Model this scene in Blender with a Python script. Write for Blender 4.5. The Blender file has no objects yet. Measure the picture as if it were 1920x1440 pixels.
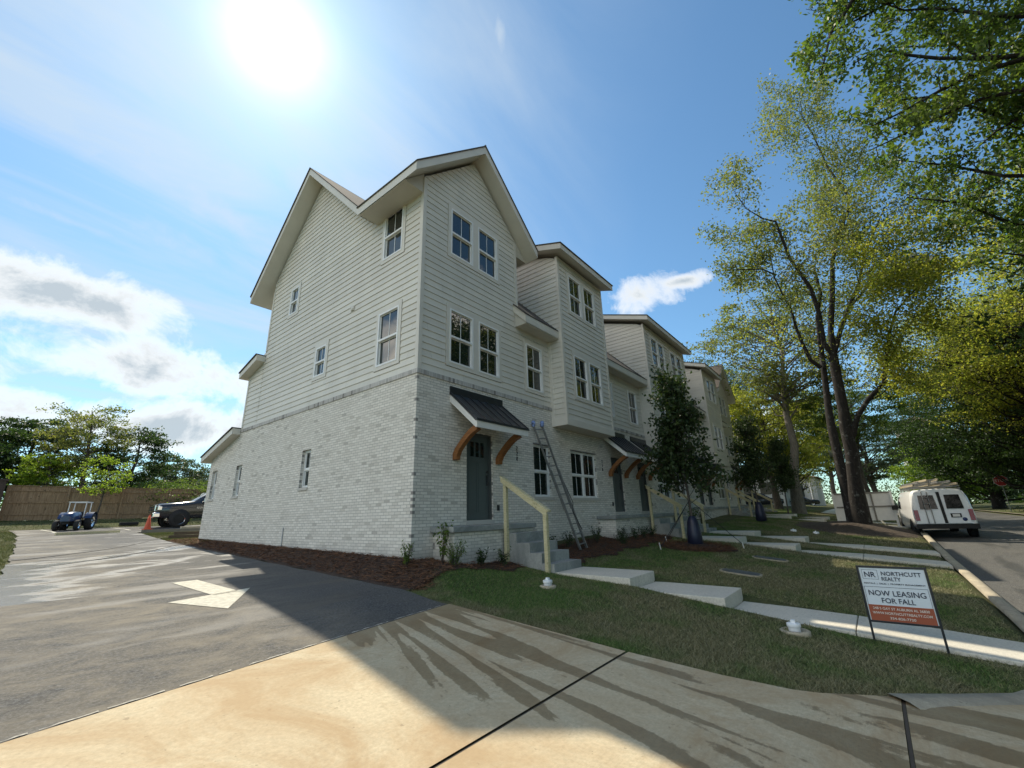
import bpy, math, random
import numpy as np
from mathutils import Vector, Matrix
R = math.radians
rng = random.Random(7)
npr = np.random.default_rng(11)
scn = bpy.context.scene
COL = scn.collection

# ------------------------------------------------------------------ helpers
class MB:
    """collects faces, then links them as one mesh object"""
    def __init__(s): s.v=[]; s.f=[]; s.uv=[]; s.mi=[]; s.sm=[]
    def face(s, pts, uv=None, mi=0, sm=False):
        n=len(s.v); s.v+= [tuple(p) for p in pts]; s.f.append(tuple(range(n,n+len(pts))))
        s.uv.append(uv or [(0,0)]*len(pts)); s.mi.append(mi); s.sm.append(sm)
    def mesh(s, vs, fs, mi=0, sm=False):
        n=len(s.v); s.v+=[tuple(p) for p in vs]
        for f in fs:
            s.f.append(tuple(n+i for i in f)); s.uv.append([(0,0)]*len(f)); s.mi.append(mi); s.sm.append(sm)
    def box(s, x0,x1,y0,y1,z0,z1, mi=0):
        vs=[(x,y,z) for z in (z0,z1) for y in (y0,y1) for x in (x0,x1)]
        s.mesh(vs,[(0,2,3,1),(4,5,7,6),(0,1,5,4),(2,6,7,3),(0,4,6,2),(1,3,7,5)],mi)
    def bar(s, p, q, w, h, up=(0,0,1), mi=0):
        p=Vector(p); q=Vector(q); d=(q-p).normalized(); up=Vector(up)
        a=d.cross(up)
        if a.length<1e-4: a=d.cross(Vector((1,0,0)))
        a.normalize(); b=a.cross(d)
        vs=[c+a*sx*w/2+b*sz*h/2 for c in (p,q) for sx,sz in ((-1,-1),(1,-1),(1,1),(-1,1))]
        s.mesh(vs,[(3,2,1,0),(4,5,6,7),(0,1,5,4),(1,2,6,5),(2,3,7,6),(3,0,4,7)],mi)
    def tube(s, pts, rad, n=8, mi=0, cap=True):
        pts=[Vector(p) for p in pts]
        if not hasattr(rad,'__len__'): rad=[rad]*len(pts)
        vs=[]; fs=[]; a=None
        for i,p in enumerate(pts):
            t=(pts[min(i+1,len(pts)-1)]-pts[max(i-1,0)]).normalized()
            if a is None:
                a=t.cross(Vector((0,0,1)))
                if a.length<.05: a=t.cross(Vector((1,0,0)))
            else: a=a-t*a.dot(t)
            a.normalize(); b=t.cross(a)
            for k in range(n):
                th=2*math.pi*k/n; vs.append(p+(a*math.cos(th)+b*math.sin(th))*rad[i])
        for i in range(len(pts)-1):
            for k in range(n):
                k2=(k+1)%n; fs.append((i*n+k,i*n+k2,(i+1)*n+k2,(i+1)*n+k))
        s.mesh(vs,fs,mi,True)
        if cap:
            m=len(pts)-1
            s.mesh([vs[k] for k in range(n)],[tuple(range(n))[::-1]],mi); s.mesh([vs[m*n+k] for k in range(n)],[tuple(range(n))],mi)
    def lathe(s, prof, c=(0,0,0), axis='z', n=20, mi=0):
        vs=[]; fs=[]
        for r,z in prof:
            for k in range(n):
                th=2*math.pi*k/n; x,y=r*math.cos(th),r*math.sin(th)
                v={'z':(x,y,z),'y':(x,z,y),'x':(z,x,y)}[axis]
                vs.append((c[0]+v[0],c[1]+v[1],c[2]+v[2]))
        for i in range(len(prof)-1):
            for k in range(n):
                k2=(k+1)%n; fs.append((i*n+k,i*n+k2,(i+1)*n+k2,(i+1)*n+k))
        s.mesh(vs,fs,mi,True)
    def prism(s, poly, axis, a0, a1, mi=0):
        def P(u,w,a): return {'x':(a,u,w),'y':(u,a,w),'z':(u,w,a)}[axis]
        n=len(poly); vs=[P(u,w,a0) for u,w in poly]+[P(u,w,a1) for u,w in poly]
        s.mesh(vs,[tuple(range(n))[::-1],tuple(range(n,2*n))]+[(i,(i+1)%n,n+(i+1)%n,n+i) for i in range(n)],mi)
    def build(s, name, mats, parent=None, bevel=0, fix=True):
        me=bpy.data.meshes.new(name); me.from_pydata(s.v,[],s.f)
        if not isinstance(mats,(list,tuple)): mats=[mats]
        for m in mats: me.materials.append(m)
        me.polygons.foreach_set('material_index',s.mi); me.polygons.foreach_set('use_smooth',s.sm)
        uvl=me.uv_layers.new(name='UVMap'); uvl.data.foreach_set('uv',[c for f in s.uv for p in f for c in p])
        me.update()
        o=bpy.data.objects.new(name,me); COL.objects.link(o)
        if parent is not None: o.parent=parent
        if bevel:
            b=o.modifiers.new('bevel','BEVEL'); b.width=bevel; b.segments=2; b.limit_method='ANGLE'
        return o
def tag(o,label=None,cat=None,group=None,kind=None):
    for k,v in (('label',label),('category',cat),('group',group),('kind',kind)):
        if v: o[k]=v
    return o
def empty(name,loc=(0,0,0),rz=0,**k):
    o=bpy.data.objects.new(name,None); COL.objects.link(o); o.location=loc; o.rotation_euler.z=rz; o.empty_display_size=.2
    return tag(o,**k)
def copy_tree(o,parent=None):
    c=o.copy(); COL.objects.link(c); c.parent=parent
    for ch in list(o.children): copy_tree(ch,c)
    return c
def np_mesh(name,verts,faces,mat,parent=None):
    """verts (n,3), faces (m,k) numpy -> one object"""
    me=bpy.data.meshes.new(name); n=len(verts); m,k=faces.shape
    me.vertices.add(n); me.vertices.foreach_set('co',np.ascontiguousarray(verts,dtype=np.float32).ravel())
    me.loops.add(m*k); me.loops.foreach_set('vertex_index',np.ascontiguousarray(faces,dtype=np.int32).ravel())
    me.polygons.add(m); me.polygons.foreach_set('loop_start',np.arange(0,m*k,k,dtype=np.int32)); me.polygons.foreach_set('loop_total',np.full(m,k,dtype=np.int32))
    me.materials.append(mat); me.update(calc_edges=True)
    o=bpy.data.objects.new(name,me); COL.objects.link(o)
    if parent is not None: o.parent=parent
    return o
def sms(a,b,x):
    t=min(1.,max(0.,(x-a)/(b-a))); return t*t*(3-2*t)

# ------------------------------------------------------------------ materials
def mat(name):
    m=bpy.data.materials.new(name); m.use_nodes=True; nt=m.node_tree
    return m,nt,nt.nodes['Principled BSDF']
def N(nt,t,**kw):
    n=nt.nodes.new(t)
    for k,v in kw.items():
        if k in n.inputs: n.inputs[k].default_value=v
        else: setattr(n,k,v)
    return n
def L(nt,a,b): nt.links.new(a,b)
def coords(nt,kind='Object',scale=(1,1,1),loc=(0,0,0)):
    t=N(nt,'ShaderNodeTexCoord'); mp=N(nt,'ShaderNodeMapping'); mp.inputs['Scale'].default_value=scale; mp.inputs['Location'].default_value=loc
    L(nt,t.outputs[kind],mp.inputs['Vector']); return mp.outputs['Vector']
def noise(nt,vec,scale,detail=4,rough=.55,dist=0):
    n=N(nt,'ShaderNodeTexNoise'); n.inputs['Scale'].default_value=scale; n.inputs['Detail'].default_value=detail; n.inputs['Roughness'].default_value=rough; n.inputs['Distortion'].default_value=dist
    if vec is not None: L(nt,vec,n.inputs['Vector'])
    return n.outputs['Fac']
def ramp(nt,fac,stops,interp='LINEAR'):
    r=N(nt,'ShaderNodeValToRGB'); r.color_ramp.interpolation=interp
    e=r.color_ramp.elements
    while len(e)<len(stops): e.new(.5)
    for el,(p,c) in zip(e,stops):
        el.position=p; el.color=(c,c,c,1) if not hasattr(c,'__len__') else (*c,1)
    L(nt,fac,r.inputs['Fac']); return r.outputs['Color']
def mix(nt,fac,a,b,mode='MIX'):
    m=N(nt,'ShaderNodeMix',data_type='RGBA',blend_type=mode)
    for s,v in ((m.inputs['Factor'],fac),(m.inputs['A'],a),(m.inputs['B'],b)):
        if hasattr(v,'links') or hasattr(v,'is_linked'): L(nt,v,s)
        elif s.type=='RGBA': s.default_value=(*v,1) if len(v)==3 else v
        else: s.default_value=v
    return m.outputs['Result']
def mth(nt,op,a,b=None,c=None,clamp=False):
    n=N(nt,'ShaderNodeMath',operation=op,use_clamp=clamp)
    for i,v in enumerate((a,b,c)):
        if v is None: continue
        if hasattr(v,'is_linked'): L(nt,v,n.inputs[i])
        else: n.inputs[i].default_value=v
    return n.outputs[0]
def bump(nt,b,h,strength=.3,dist=.02,normal=None):
    n=N(nt,'ShaderNodeBump'); n.inputs['Strength'].default_value=strength; n.inputs['Distance'].default_value=dist
    L(nt,h,n.inputs['Height'])
    if normal is not None: L(nt,normal,n.inputs['Normal'])
    L(nt,n.outputs['Normal'],b.inputs['Normal']); return n.outputs['Normal']
def simple(name,c,rough=.6,metal=0,var=.12,sc=6,bmp=0,spec=.5,coat=0):
    m,nt,b=mat(name); v=coords(nt); f=noise(nt,v,sc,5)
    lo=[x*(1-var) for x in c]; hi=[min(1,x*(1+var)) for x in c]
    L(nt,ramp(nt,f,[(.3,lo),(.7,hi)]),b.inputs['Base Color'])
    b.inputs['Roughness'].default_value=rough; b.inputs['Metallic'].default_value=metal; b.inputs['Specular IOR Level'].default_value=spec
    if coat: b.inputs['Coat Weight'].default_value=coat
    if bmp: bump(nt,b,noise(nt,v,sc*8,3),bmp,.01)
    return m

def m_brick():
    m,nt,b=mat('whitewashed brick'); uv=N(nt,'ShaderNodeUVMap').outputs['UV']
    nz=noise(nt,uv,9,3); warp=N(nt,'ShaderNodeVectorMath',operation='MULTIPLY_ADD')
    cmb=N(nt,'ShaderNodeCombineXYZ'); L(nt,nz,cmb.inputs[0]); L(nt,noise(nt,uv,13,3),cmb.inputs[1])
    L(nt,cmb.outputs[0],warp.inputs[0]); warp.inputs[1].default_value=(.012,.012,0); L(nt,uv,warp.inputs[2])
    bt=N(nt,'ShaderNodeTexBrick'); L(nt,warp.outputs[0],bt.inputs['Vector'])
    bt.inputs['Scale'].default_value=1; bt.inputs['Brick Width'].default_value=.205; bt.inputs['Row Height'].default_value=.0677
    bt.inputs['Mortar Size'].default_value=.006; bt.inputs['Mortar Smooth'].default_value=.25; bt.inputs['Bias'].default_value=-.1
    bt.inputs['Color1'].default_value=(0,0,0,1); bt.inputs['Color2'].default_value=(1,1,1,1); bt.inputs['Mortar'].default_value=(.5,.5,.5,1)
    rnd=N(nt,'ShaderNodeSeparateColor'); L(nt,bt.outputs['Color'],rnd.inputs[0]); rnd=rnd.outputs[0]
    smear=noise(nt,uv,1.1,5,.65); fine=noise(nt,uv,38,4,.7); mid=noise(nt,uv,7,4,.6)
    # per-brick tone under a thin lime wash
    brick=ramp(nt,rnd,[(0,(.66,.62,.55)),(.5,(.80,.76,.685)),(.85,(.58,.54,.47)),(.94,(.27,.25,.225)),(1,(.15,.14,.13))])
    wash=ramp(nt,mid,[(.35,(.87,.835,.76)),(.7,(.79,.75,.675))])
    wf=mth(nt,'MULTIPLY_ADD',fine,2.2,-.75,clamp=True); wf=mth(nt,'MULTIPLY',wf,ramp(nt,smear,[(.34,.30),(.64,.85)]))
    c=mix(nt,wf,brick,wash)
    bare=mth(nt,'MULTIPLY',ramp(nt,noise(nt,uv,2.2,6,.75),[(.63,0),(.70,1)]),ramp(nt,fine,[(.45,0),(.6,.75)]))
    c=mix(nt,bare,c,(.33,.295,.27))
    # unwashed courses near the ground and dark brick ends at the outside corners
    sep=N(nt,'ShaderNodeSeparateXYZ'); L(nt,uv,sep.inputs[0])
    low=mth(nt,'SUBTRACT',mth(nt,'MULTIPLY',noise(nt,uv,1.6,4),.9),sep.outputs[1])
    low=ramp(nt,low,[(.18,0),(.45,.55)])
    c=mix(nt,low,c,mix(nt,rnd,(.36,.345,.32),(.46,.44,.41)))
    row=mth(nt,'FLOOR',mth(nt,'DIVIDE',sep.outputs[1],.0677)); rn=N(nt,'ShaderNodeTexWhiteNoise',noise_dimensions='1D'); L(nt,row,rn.inputs['W'])
    edge=mth(nt,'MULTIPLY',mth(nt,'LESS_THAN',mth(nt,'ABSOLUTE',sep.outputs[0]),.07),mth(nt,'GREATER_THAN',rn.outputs['Value'],.78))
    c=mix(nt,mth(nt,'MULTIPLY',edge,.75),c,(.15,.14,.135))
    mort=mix(nt,ramp(nt,smear,[(.35,0),(.6,1)]),(.46,.44,.40),(.30,.285,.26))
    c=mix(nt,mth(nt,'MULTIPLY',bt.outputs['Fac'],.9),c,mort)
    L(nt,c,b.inputs['Base Color']); b.inputs['Roughness'].default_value=.9; b.inputs['Specular IOR Level'].default_value=.25
    h=mth(nt,'ADD',mth(nt,'MULTIPLY',bt.outputs['Fac'],-1.0),mth(nt,'MULTIPLY',fine,.35))
    bump(nt,b,h,.7,.008); return m
def m_soldier():
    m,nt,b=mat('brick cap course'); v=coords(nt); w=N(nt,'ShaderNodeTexCoord').outputs['Object']
    sep=N(nt,'ShaderNodeSeparateXYZ'); L(nt,w,sep.inputs[0])
    s=mth(nt,'DIVIDE',mth(nt,'ADD',sep.outputs[0],sep.outputs[1]),.072); fl=mth(nt,'FLOOR',s); fr=mth(nt,'FRACT',s)
    wn=N(nt,'ShaderNodeTexWhiteNoise',noise_dimensions='1D'); L(nt,fl,wn.inputs['W'])
    c=ramp(nt,wn.outputs['Value'],[(0,(.42,.40,.37)),(.45,(.5,.48,.45)),(.6,(.33,.31,.29)),(.85,(.21,.195,.18)),(1,(.12,.11,.1))])
    c=mix(nt,ramp(nt,noise(nt,v,.8,3),[(.42,0),(.6,.8)]),c,(.58,.56,.53))
    c=mix(nt,mth(nt,'LESS_THAN',fr,.14),c,(.34,.325,.30)); L(nt,c,b.inputs['Base Color']); b.inputs['Roughness'].default_value=.9
    return m
def m_siding():
    m,nt,b=mat('painted lap siding'); v=coords(nt)
    f=noise(nt,coords(nt,scale=(1,1,.35)),1.3,5,.6); g=noise(nt,coords(nt,scale=(3,3,40)),6,3)
    c=ramp(nt,f,[(.3,(.655,.62,.54)),(.7,(.72,.685,.60))]); c=mix(nt,.12,c,ramp(nt,g,[(.3,(.5,.5,.48)),(.7,(.72,.72,.69))]))
    sp=N(nt,'ShaderNodeSeparateXYZ'); L(nt,v,sp.inputs[0])
    row=mth(nt,'FLOOR',mth(nt,'DIVIDE',mth(nt,'SUBTRACT',sp.outputs[2],4.166),.1785)); wn=N(nt,'ShaderNodeTexWhiteNoise',noise_dimensions='1D'); L(nt,row,wn.inputs['W'])
    sg_=mth(nt,'ADD',mth(nt,'DIVIDE',mth(nt,'ADD',sp.outputs[0],sp.outputs[1]),3.66),wn.outputs['Value']); fl=mth(nt,'FLOOR',sg_)
    w2=N(nt,'ShaderNodeTexWhiteNoise',noise_dimensions='2D'); cb=N(nt,'ShaderNodeCombineXYZ'); L(nt,row,cb.inputs[0]); L(nt,fl,cb.inputs[1]); L(nt,cb.outputs[0],w2.inputs['Vector'])
    c=mix(nt,1.,c,ramp(nt,w2.outputs['Value'],[(0,(.93,.93,.93)),(1,(1.05,1.05,1.05))]),'MULTIPLY')
    c=mix(nt,mth(nt,'MULTIPLY',mth(nt,'LESS_THAN',mth(nt,'FRACT',sg_),.0016),.55),c,(.2,.195,.18))
    dirt=ramp(nt,noise(nt,coords(nt,scale=(1.2,1.2,.5)),.7,6,.7),[(.52,0),(.75,.35)]); c=mix(nt,dirt,c,(.47,.45,.40))
    L(nt,c,b.inputs['Base Color']); b.inputs['Roughness'].default_value=.55; bump(nt,b,g,.12,.004); return m
def m_shingle():
    m,nt,b=mat('asphalt shingles'); v=coords(nt)
    vo=N(nt,'ShaderNodeTexBrick'); L(nt,coords(nt,scale=(1,1.4,0)),vo.inputs['Vector']); vo.inputs['Scale'].default_value=1
    vo.inputs['Brick Width'].default_value=.33; vo.inputs['Row Height'].default_value=.16; vo.inputs['Mortar Size'].default_value=.006
    vo.inputs['Color1'].default_value=(.05,.045,.04,1); vo.inputs['Color2'].default_value=(.12,.10,.085,1); vo.inputs['Mortar'].default_value=(.02,.02,.02,1)
    L(nt,mix(nt,.4,vo.outputs['Color'],ramp(nt,noise(nt,v,60,3),[(.3,(.04,.035,.03)),(.7,(.15,.12,.10))])),b.inputs['Base Color'])
    b.inputs['Roughness'].default_value=.95; return m
def m_glass():
    m,nt,b=mat('window glass'); v=coords(nt); f=noise(nt,v,.7,2)
    L(nt,ramp(nt,f,[(.4,(.008,.014,.012)),(.65,(.018,.028,.025))]),b.inputs['Base Color'])
    b.inputs['Roughness'].default_value=.015; b.inputs['IOR'].default_value=1.85; b.inputs['Specular IOR Level'].default_value=.5
    bump(nt,b,noise(nt,v,1.4,1),.035,.02); return m
def m_wood(name,c1,c2,rough=.6,sc=(3,3,30)):
    m,nt,b=mat(name); f=noise(nt,coords(nt,scale=sc),2.5,5,.6,.6); k=noise(nt,coords(nt),5,2)
    c=ramp(nt,f,[(.3,c1),(.65,c2)]); c=mix(nt,ramp(nt,k,[(.68,0),(.74,.6)]),c,tuple(x*.35 for x in c1)); L(nt,c,b.inputs['Base Color'])
    b.inputs['Roughness'].default_value=rough; bump(nt,b,f,.2,.005); return m
def m_leaf(name,cols,trans=.45,tcol=1.5,rough=.5,clump=.35):
    m,nt,b=mat(name); g=N(nt,'ShaderNodeNewGeometry')
    c=ramp(nt,g.outputs['Random Per Island'],[(i/(len(cols)-1),c) for i,c in enumerate(cols)])
    cl=noise(nt,coords(nt),clump,3); c=mix(nt,ramp(nt,cl,[(.35,0),(.68,.55)]),c,cols[-1])
    L(nt,c,b.inputs['Base Color']); b.inputs['Roughness'].default_value=rough; b.inputs['Specular IOR Level'].default_value=.35
    t=N(nt,'ShaderNodeBsdfTranslucent'); L(nt,mix(nt,1.,c,(tcol,tcol*1.05,tcol*.55),'MULTIPLY'),t.inputs['Color'])
    ms=N(nt,'ShaderNodeMixShader'); ms.inputs[0].default_value=trans; L(nt,b.outputs[0],ms.inputs[1]); L(nt,t.outputs[0],ms.inputs[2])
    L(nt,ms.outputs[0],nt.nodes['Material Output'].inputs['Surface']); return m
def m_bark(name,c1,c2,lich=None):
    m,nt,b=mat(name); v=coords(nt,scale=(1,1,.28)); f=noise(nt,v,14,5,.7,.5)
    c=ramp(nt,f,[(.35,c1),(.7,c2)])
    if lich: c=mix(nt,ramp(nt,noise(nt,coords(nt),4,5,.7),[(.58,0),(.66,.8)]),c,lich)
    L(nt,c,b.inputs['Base Color']); b.inputs['Roughness'].default_value=.95; bump(nt,b,f,.7,.03); return m
def m_concrete(name,c,wet=None,stain=None,streak=False):
    """broom finished concrete; wet = shape of the damp run marks"""
    m,nt,b=mat(name); v=coords(nt); f=noise(nt,v,.9,6,.65); g=noise(nt,v,45,4,.7); br=noise(nt,coords(nt,scale=(2,70,1)),3,2)
    col=ramp(nt,f,[(.3,[x*.84 for x in c]),(.7,[min(1,x*1.12) for x in c])]); g=noise(nt,v,30,8,.75); col=mix(nt,.45,col,ramp(nt,g,[(.34,[x*.55 for x in c]),(.66,[min(1,x*1.3) for x in c])])); pit=noise(nt,v,16,2,.5); col=mix(nt,ramp(nt,pit,[(.70,0),(.73,.55)]),col,[x*.3 for x in c]); col=mix(nt,.10,col,ramp(nt,br,[(.3,[x*.5 for x in c]),(.7,[min(1,x*1.4) for x in c])]))
    if stain:
        st=ramp(nt,noise(nt,coords(nt,loc=(3,1,0)),.75,7,.72,1.2),[(.40,0),(.62,.75)]); col=mix(nt,st,col,stain)
    rough=.85
    if streak:
        # water that ran down the slope: long fingers, branching, with ragged edges
        sep=N(nt,'ShaderNodeSeparateXYZ'); L(nt,coords(nt),sep.inputs[0]); x,y=sep.outputs[0],sep.outputs[1]
        al=mth(nt,'MULTIPLY',y,-1.)
        ac=mth(nt,'DIVIDE',mth(nt,'ADD',x,1.30),mth(nt,'MAXIMUM',mth(nt,'ADD',al,1.2),.5))
        cb=N(nt,'ShaderNodeCombineXYZ'); L(nt,mth(nt,'MULTIPLY',ac,21.),cb.inputs[0]); L(nt,mth(nt,'MULTIPLY',al,.36),cb.inputs[1])
        w=noise(nt,cb.outputs[0],1.0,2.4,.5,.45); e=noise(nt,v,11,5,.75)
        w=mth(nt,'ADD',w,mth(nt,'MULTIPLY',mth(nt,'SUBTRACT',e,.5),.12))
        near=mth(nt,'MULTIPLY',mth(nt,'SUBTRACT',3.25,al),.30,clamp=True); w=mth(nt,'ADD',w,mth(nt,'MULTIPLY',near,.9))
        w=mth(nt,'SUBTRACT',w,mth(nt,'MULTIPLY',mth(nt,'SUBTRACT',-.36,ac,clamp=True),1.0))
        w=mth(nt,'SUBTRACT',w,mth(nt,'MULTIPLY',mth(nt,'SUBTRACT',-2.9,x,clamp=True),.22))
        wet_f=ramp(nt,w,[(.522,0),(.537,1)])
        col=mix(nt,mth(nt,'MULTIPLY',wet_f,.9),col,mix(nt,1.,col,(.50,.45,.37),'MULTIPLY'))
        rr=mth(nt,'MULTIPLY_ADD',wet_f,-.35,.88); L(nt,rr,b.inputs['Roughness'])
    else: b.inputs['Roughness'].default_value=rough
    L(nt,col,b.inputs['Base Color']); bump(nt,b,mth(nt,'ADD',g,br),.25,.004); return m
def m_asphalt(name,c,wetscale=.35,dust=.5,warm=(.20,.175,.135),sheet=False):
    m,nt,b=mat(name); v=coords(nt); g=noise(nt,v,150,3,.7); st=noise(nt,coords(nt,scale=(.7,1.0,1)),1.5,9,.78,.5); st2=noise(nt,coords(nt,scale=(.6,2.2,1),loc=(5,2,0)),wetscale,5,.6,.4)
    sp_=noise(nt,v,38,8,.78); col=ramp(nt,sp_,[(.36,[x*.35 for x in c]),(.5,c),(.66,[min(1,x*2.6) for x in c])])
    dm=mth(nt,'MULTIPLY',ramp(nt,st,[(.38,0),(.66,1)]),dust)
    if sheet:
        s2=N(nt,'ShaderNodeSeparateXYZ'); L(nt,coords(nt),s2.inputs[0]); cl=mth(nt,'SUBTRACT',1.,mth(nt,'MULTIPLY',mth(nt,'ADD',mth(nt,'ADD',s2.outputs[0],3.0),mth(nt,'MULTIPLY',noise(nt,v,.6,5),1.0)),.75),clamp=True); dm=mth(nt,'MULTIPLY',dm,mth(nt,'MULTIPLY_ADD',cl,.8,.2))  # dust thinned on the house side: the building's shade worked into the colour
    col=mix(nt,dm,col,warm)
    wf=ramp(nt,st2,[(.50,0),(.60,1)]); col=mix(nt,mth(nt,'MULTIPLY',wf,.5),col,tuple(x*.45 for x in c))
    if sheet:
        sp=N(nt,'ShaderNodeSeparateXYZ'); L(nt,coords(nt),sp.inputs[0]); x,y=sp.outputs[0],sp.outputs[1]
        nz=mth(nt,'SUBTRACT',noise(nt,coords(nt,scale=(.7,1.6,1)),1.1,5,.6),.5)
        def band(k,off,wd):
            dd=mth(nt,'ABSOLUTE',mth(nt,'SUBTRACT',y,mth(nt,'ADD',mth(nt,'MULTIPLY',x,k),mth(nt,'ADD',mth(nt,'MULTIPLY',nz,2.2),off))))
            return mth(nt,'SUBTRACT',1.,mth(nt,'DIVIDE',dd,wd),clamp=True)
        left=mth(nt,'MULTIPLY',mth(nt,'SUBTRACT',mth(nt,'MULTIPLY_ADD',nz,3.,-4.15),x,clamp=True),mth(nt,'MULTIPLY',mth(nt,'GREATER_THAN',y,2.2),mth(nt,'LESS_THAN',y,8.5)))
        sh=mth(nt,'MAXIMUM',mth(nt,'MAXIMUM',band(.85,11.2,.8),mth(nt,'MULTIPLY',band(.9,8.4,.35),.6)),left)
        sh=mth(nt,'MAXIMUM',sh,mth(nt,'MULTIPLY',mth(nt,'MULTIPLY',ramp(nt,noise(nt,coords(nt,scale=(.5,1.5,1),loc=(9,4,0)),.9,5,.65),[(.56,0),(.64,1)]),mth(nt,'MULTIPLY',mth(nt,'SUBTRACT',y,1.5),.3,clamp=True)),.5))
        sh=ramp(nt,mth(nt,'ADD',sh,mth(nt,'MULTIPLY',mth(nt,'SUBTRACT',sp_,.5),.5)),[(.10,0),(.8,1)]); wf=mth(nt,'MAXIMUM',wf,mth(nt,'MULTIPLY',sh,2.2))
        col=mix(nt,mth(nt,'MULTIPLY',sh,.5),col,(.36,.36,.35))  # pale glare of the wet film painted into the colour
    L(nt,col,b.inputs['Base Color']); L(nt,mth(nt,'MULTIPLY_ADD',wf,-.30,.86),b.inputs['Roughness']); b.inputs['Specular IOR Level'].default_value=.35
    bump(nt,b,sp_,.6,.006); return m

BRICK=m_brick(); CAP=m_soldier(); SIDING=m_siding(); SHINGLE=m_shingle(); GLASS=m_glass()
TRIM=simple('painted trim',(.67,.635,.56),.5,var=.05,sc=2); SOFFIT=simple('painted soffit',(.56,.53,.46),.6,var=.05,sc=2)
VINYL=simple('white vinyl',(.82,.82,.80),.35,var=.03); DOORC=simple('slate door paint',(.07,.088,.088),.4,var=.06,sc=2)
JAMB=simple('dark jamb paint',(.07,.08,.08),.5,var=.1); BLACKM=simple('black metal',(.018,.019,.022),.38,var=.2,metal=0,spec=.6)
METALROOF=simple('black standing seam',(.020,.022,.028),.30,var=.2,sc=3,spec=.7); WHITEP=simple('white painted board',(.74,.73,.70),.5,var=.05)
CEDAR=m_wood('stained cedar',(.16,.06,.018),(.33,.135,.038),.55); PINE=m_wood('treated pine',(.42,.37,.20),(.64,.58,.37),.75); CONC=m_concrete('step concrete',(.36,.37,.35),stain=(.17,.185,.18)); SLAB=m_concrete('path concrete',(.62,.585,.50))
APRON=m_concrete('apron concrete',(.56,.47,.315),stain=(.40,.27,.14),streak=True); KERBM=m_concrete('kerb concrete',(.47,.41,.30),stain=(.24,.21,.165))
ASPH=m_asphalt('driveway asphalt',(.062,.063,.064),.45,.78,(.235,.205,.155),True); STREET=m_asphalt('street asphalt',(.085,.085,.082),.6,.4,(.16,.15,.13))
PAINT=simple('road paint',(.52,.50,.42),.85,var=.22,sc=14); ALU=simple('weathered aluminium',(.27,.27,.265),.5,metal=.5,var=.2); RUBBER=simple('black rubber',(.022,.022,.023),.85,var=.2)
CHROME=simple('chrome',(.7,.7,.71),.12,metal=1,var=.03); PLASTIC=simple('white pvc',(.80,.81,.82),.35,var=.03); DARKGL=simple('dark vehicle glass',(.008,.009,.010),.06,var=.1,spec=.35)
BARKD=m_bark('dark oak bark',(.010,.008,.007),(.038,.031,.026),(.13,.13,.12)); BARKP=m_bark('pale bark',(.13,.115,.095),(.27,.245,.21)); BARKM=m_bark('grey brown bark',(.05,.042,.035),(.13,.11,.09))
SOIL=simple('leaf litter soil',(.055,.04,.028),.95,var=.5,sc=14,bmp=.6)

# ------------------------------------------------------------------ terrain
def ip(y,pts):
    if y<=pts[0][0]: return pts[0][1]
    for (a,b),(c,d) in zip(pts,pts[1:]):
        if y<=c: return b+(d-b)*(y-a)/(c-a)
    return pts[-1][1]
DR=[(-40,-.99),(-14,-.97),(-9.1,-.93),(-7.5,-.86),(-2.6,-.44),(10,.10),(16,.36),(22,.68),(26,.80),(60,1.0)]
def drive(y): return ip(y,DR)
def rise(x): return ip(x,[(3,0),(14,.27),(22,.67),(36,1.0),(70,1.25)])
LW=[(-9.1,-1.12),(-7.1,-.945),(-5.44,-.865),(-3.8,-.65),(-2.1,-.44),(0,-.30)]
LH=[(-9.1,-1.10),(-7.1,-.935),(-5.44,-.73),(-3.8,-.515),(-2.1,-.40),(0,-.12)]
PZ=((2.3,3.4),(11.3,12.3),(14.05,15.05),(23.7,24.7),(26.3,27.3))
def lawn(x,y):
    h=ip(y,LH)
    if y<-2.1 and any(a<=x<=b for a,b in PZ): h=min(h,ip(y,LW))
    return h+rise(x)+(.012*y if y>0 else 0)
KY=-9.12
def street(x,y):
    s=-1.33+rise(x)+.02*min(max(0,KY-y),3.3)-.02*max(0,KY-3.3-y if y>-15.6 else 3.2)*.9
    a=drive(y); return a+(s-a)*sms(-1.5,4.5,x)
def H(x,y):
    d=drive(y)
    if y>0:
        wall=.02*y
        if y>13: wall=wall+(d-wall)*sms(13,17,y)
        h=d+(wall-d)*sms(-1.0,-.05,x) if x<0 else (wall+rise(x)*sms(0,4,x) if y<13.5 else wall+ (d-wall)*sms(13.5,18,y))
    else:
        h=d+(lawn(x,y)-d)*sms(-1.15,1.6,x)
        if y>-2.7: h+=max(0,d+(-.02+.10*y-d)*sms(-1.0,-.1,x)-h)*(1-sms(.1,1.8,x))*sms(-2.7,-1.2,y)
    if x<-5.2 and y>6: h=d+.03*min(1,-5.2-x)
    if y<KY:
        if y>-15.7: h=street(x,y)
        else:
            b=street(x,-15.6); h=b+.14+.03*min(8,-15.6-y)
    if y>26: h=h+.5*sms(25.5,29.5,y)
    return h
def patch(mb, x0s, rows, zoff=0., mi=0, nx=10):
    """ground-hugging sheet: rows = [(y, xl, xr)]"""
    vs=[];fs=[]
    for y,xl,xr in rows:
        for i in range(nx+1):
            x=xl+(xr-xl)*i/nx; vs.append((x,y,H(x,y)+zoff))
    m=nx+1
    for r in range(len(rows)-1):
        for i in range(nx): fs.append((r*m+i,r*m+i+1,(r+1)*m+i+1,(r+1)*m+i))
    mb.mesh(vs,fs,mi,True)
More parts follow.
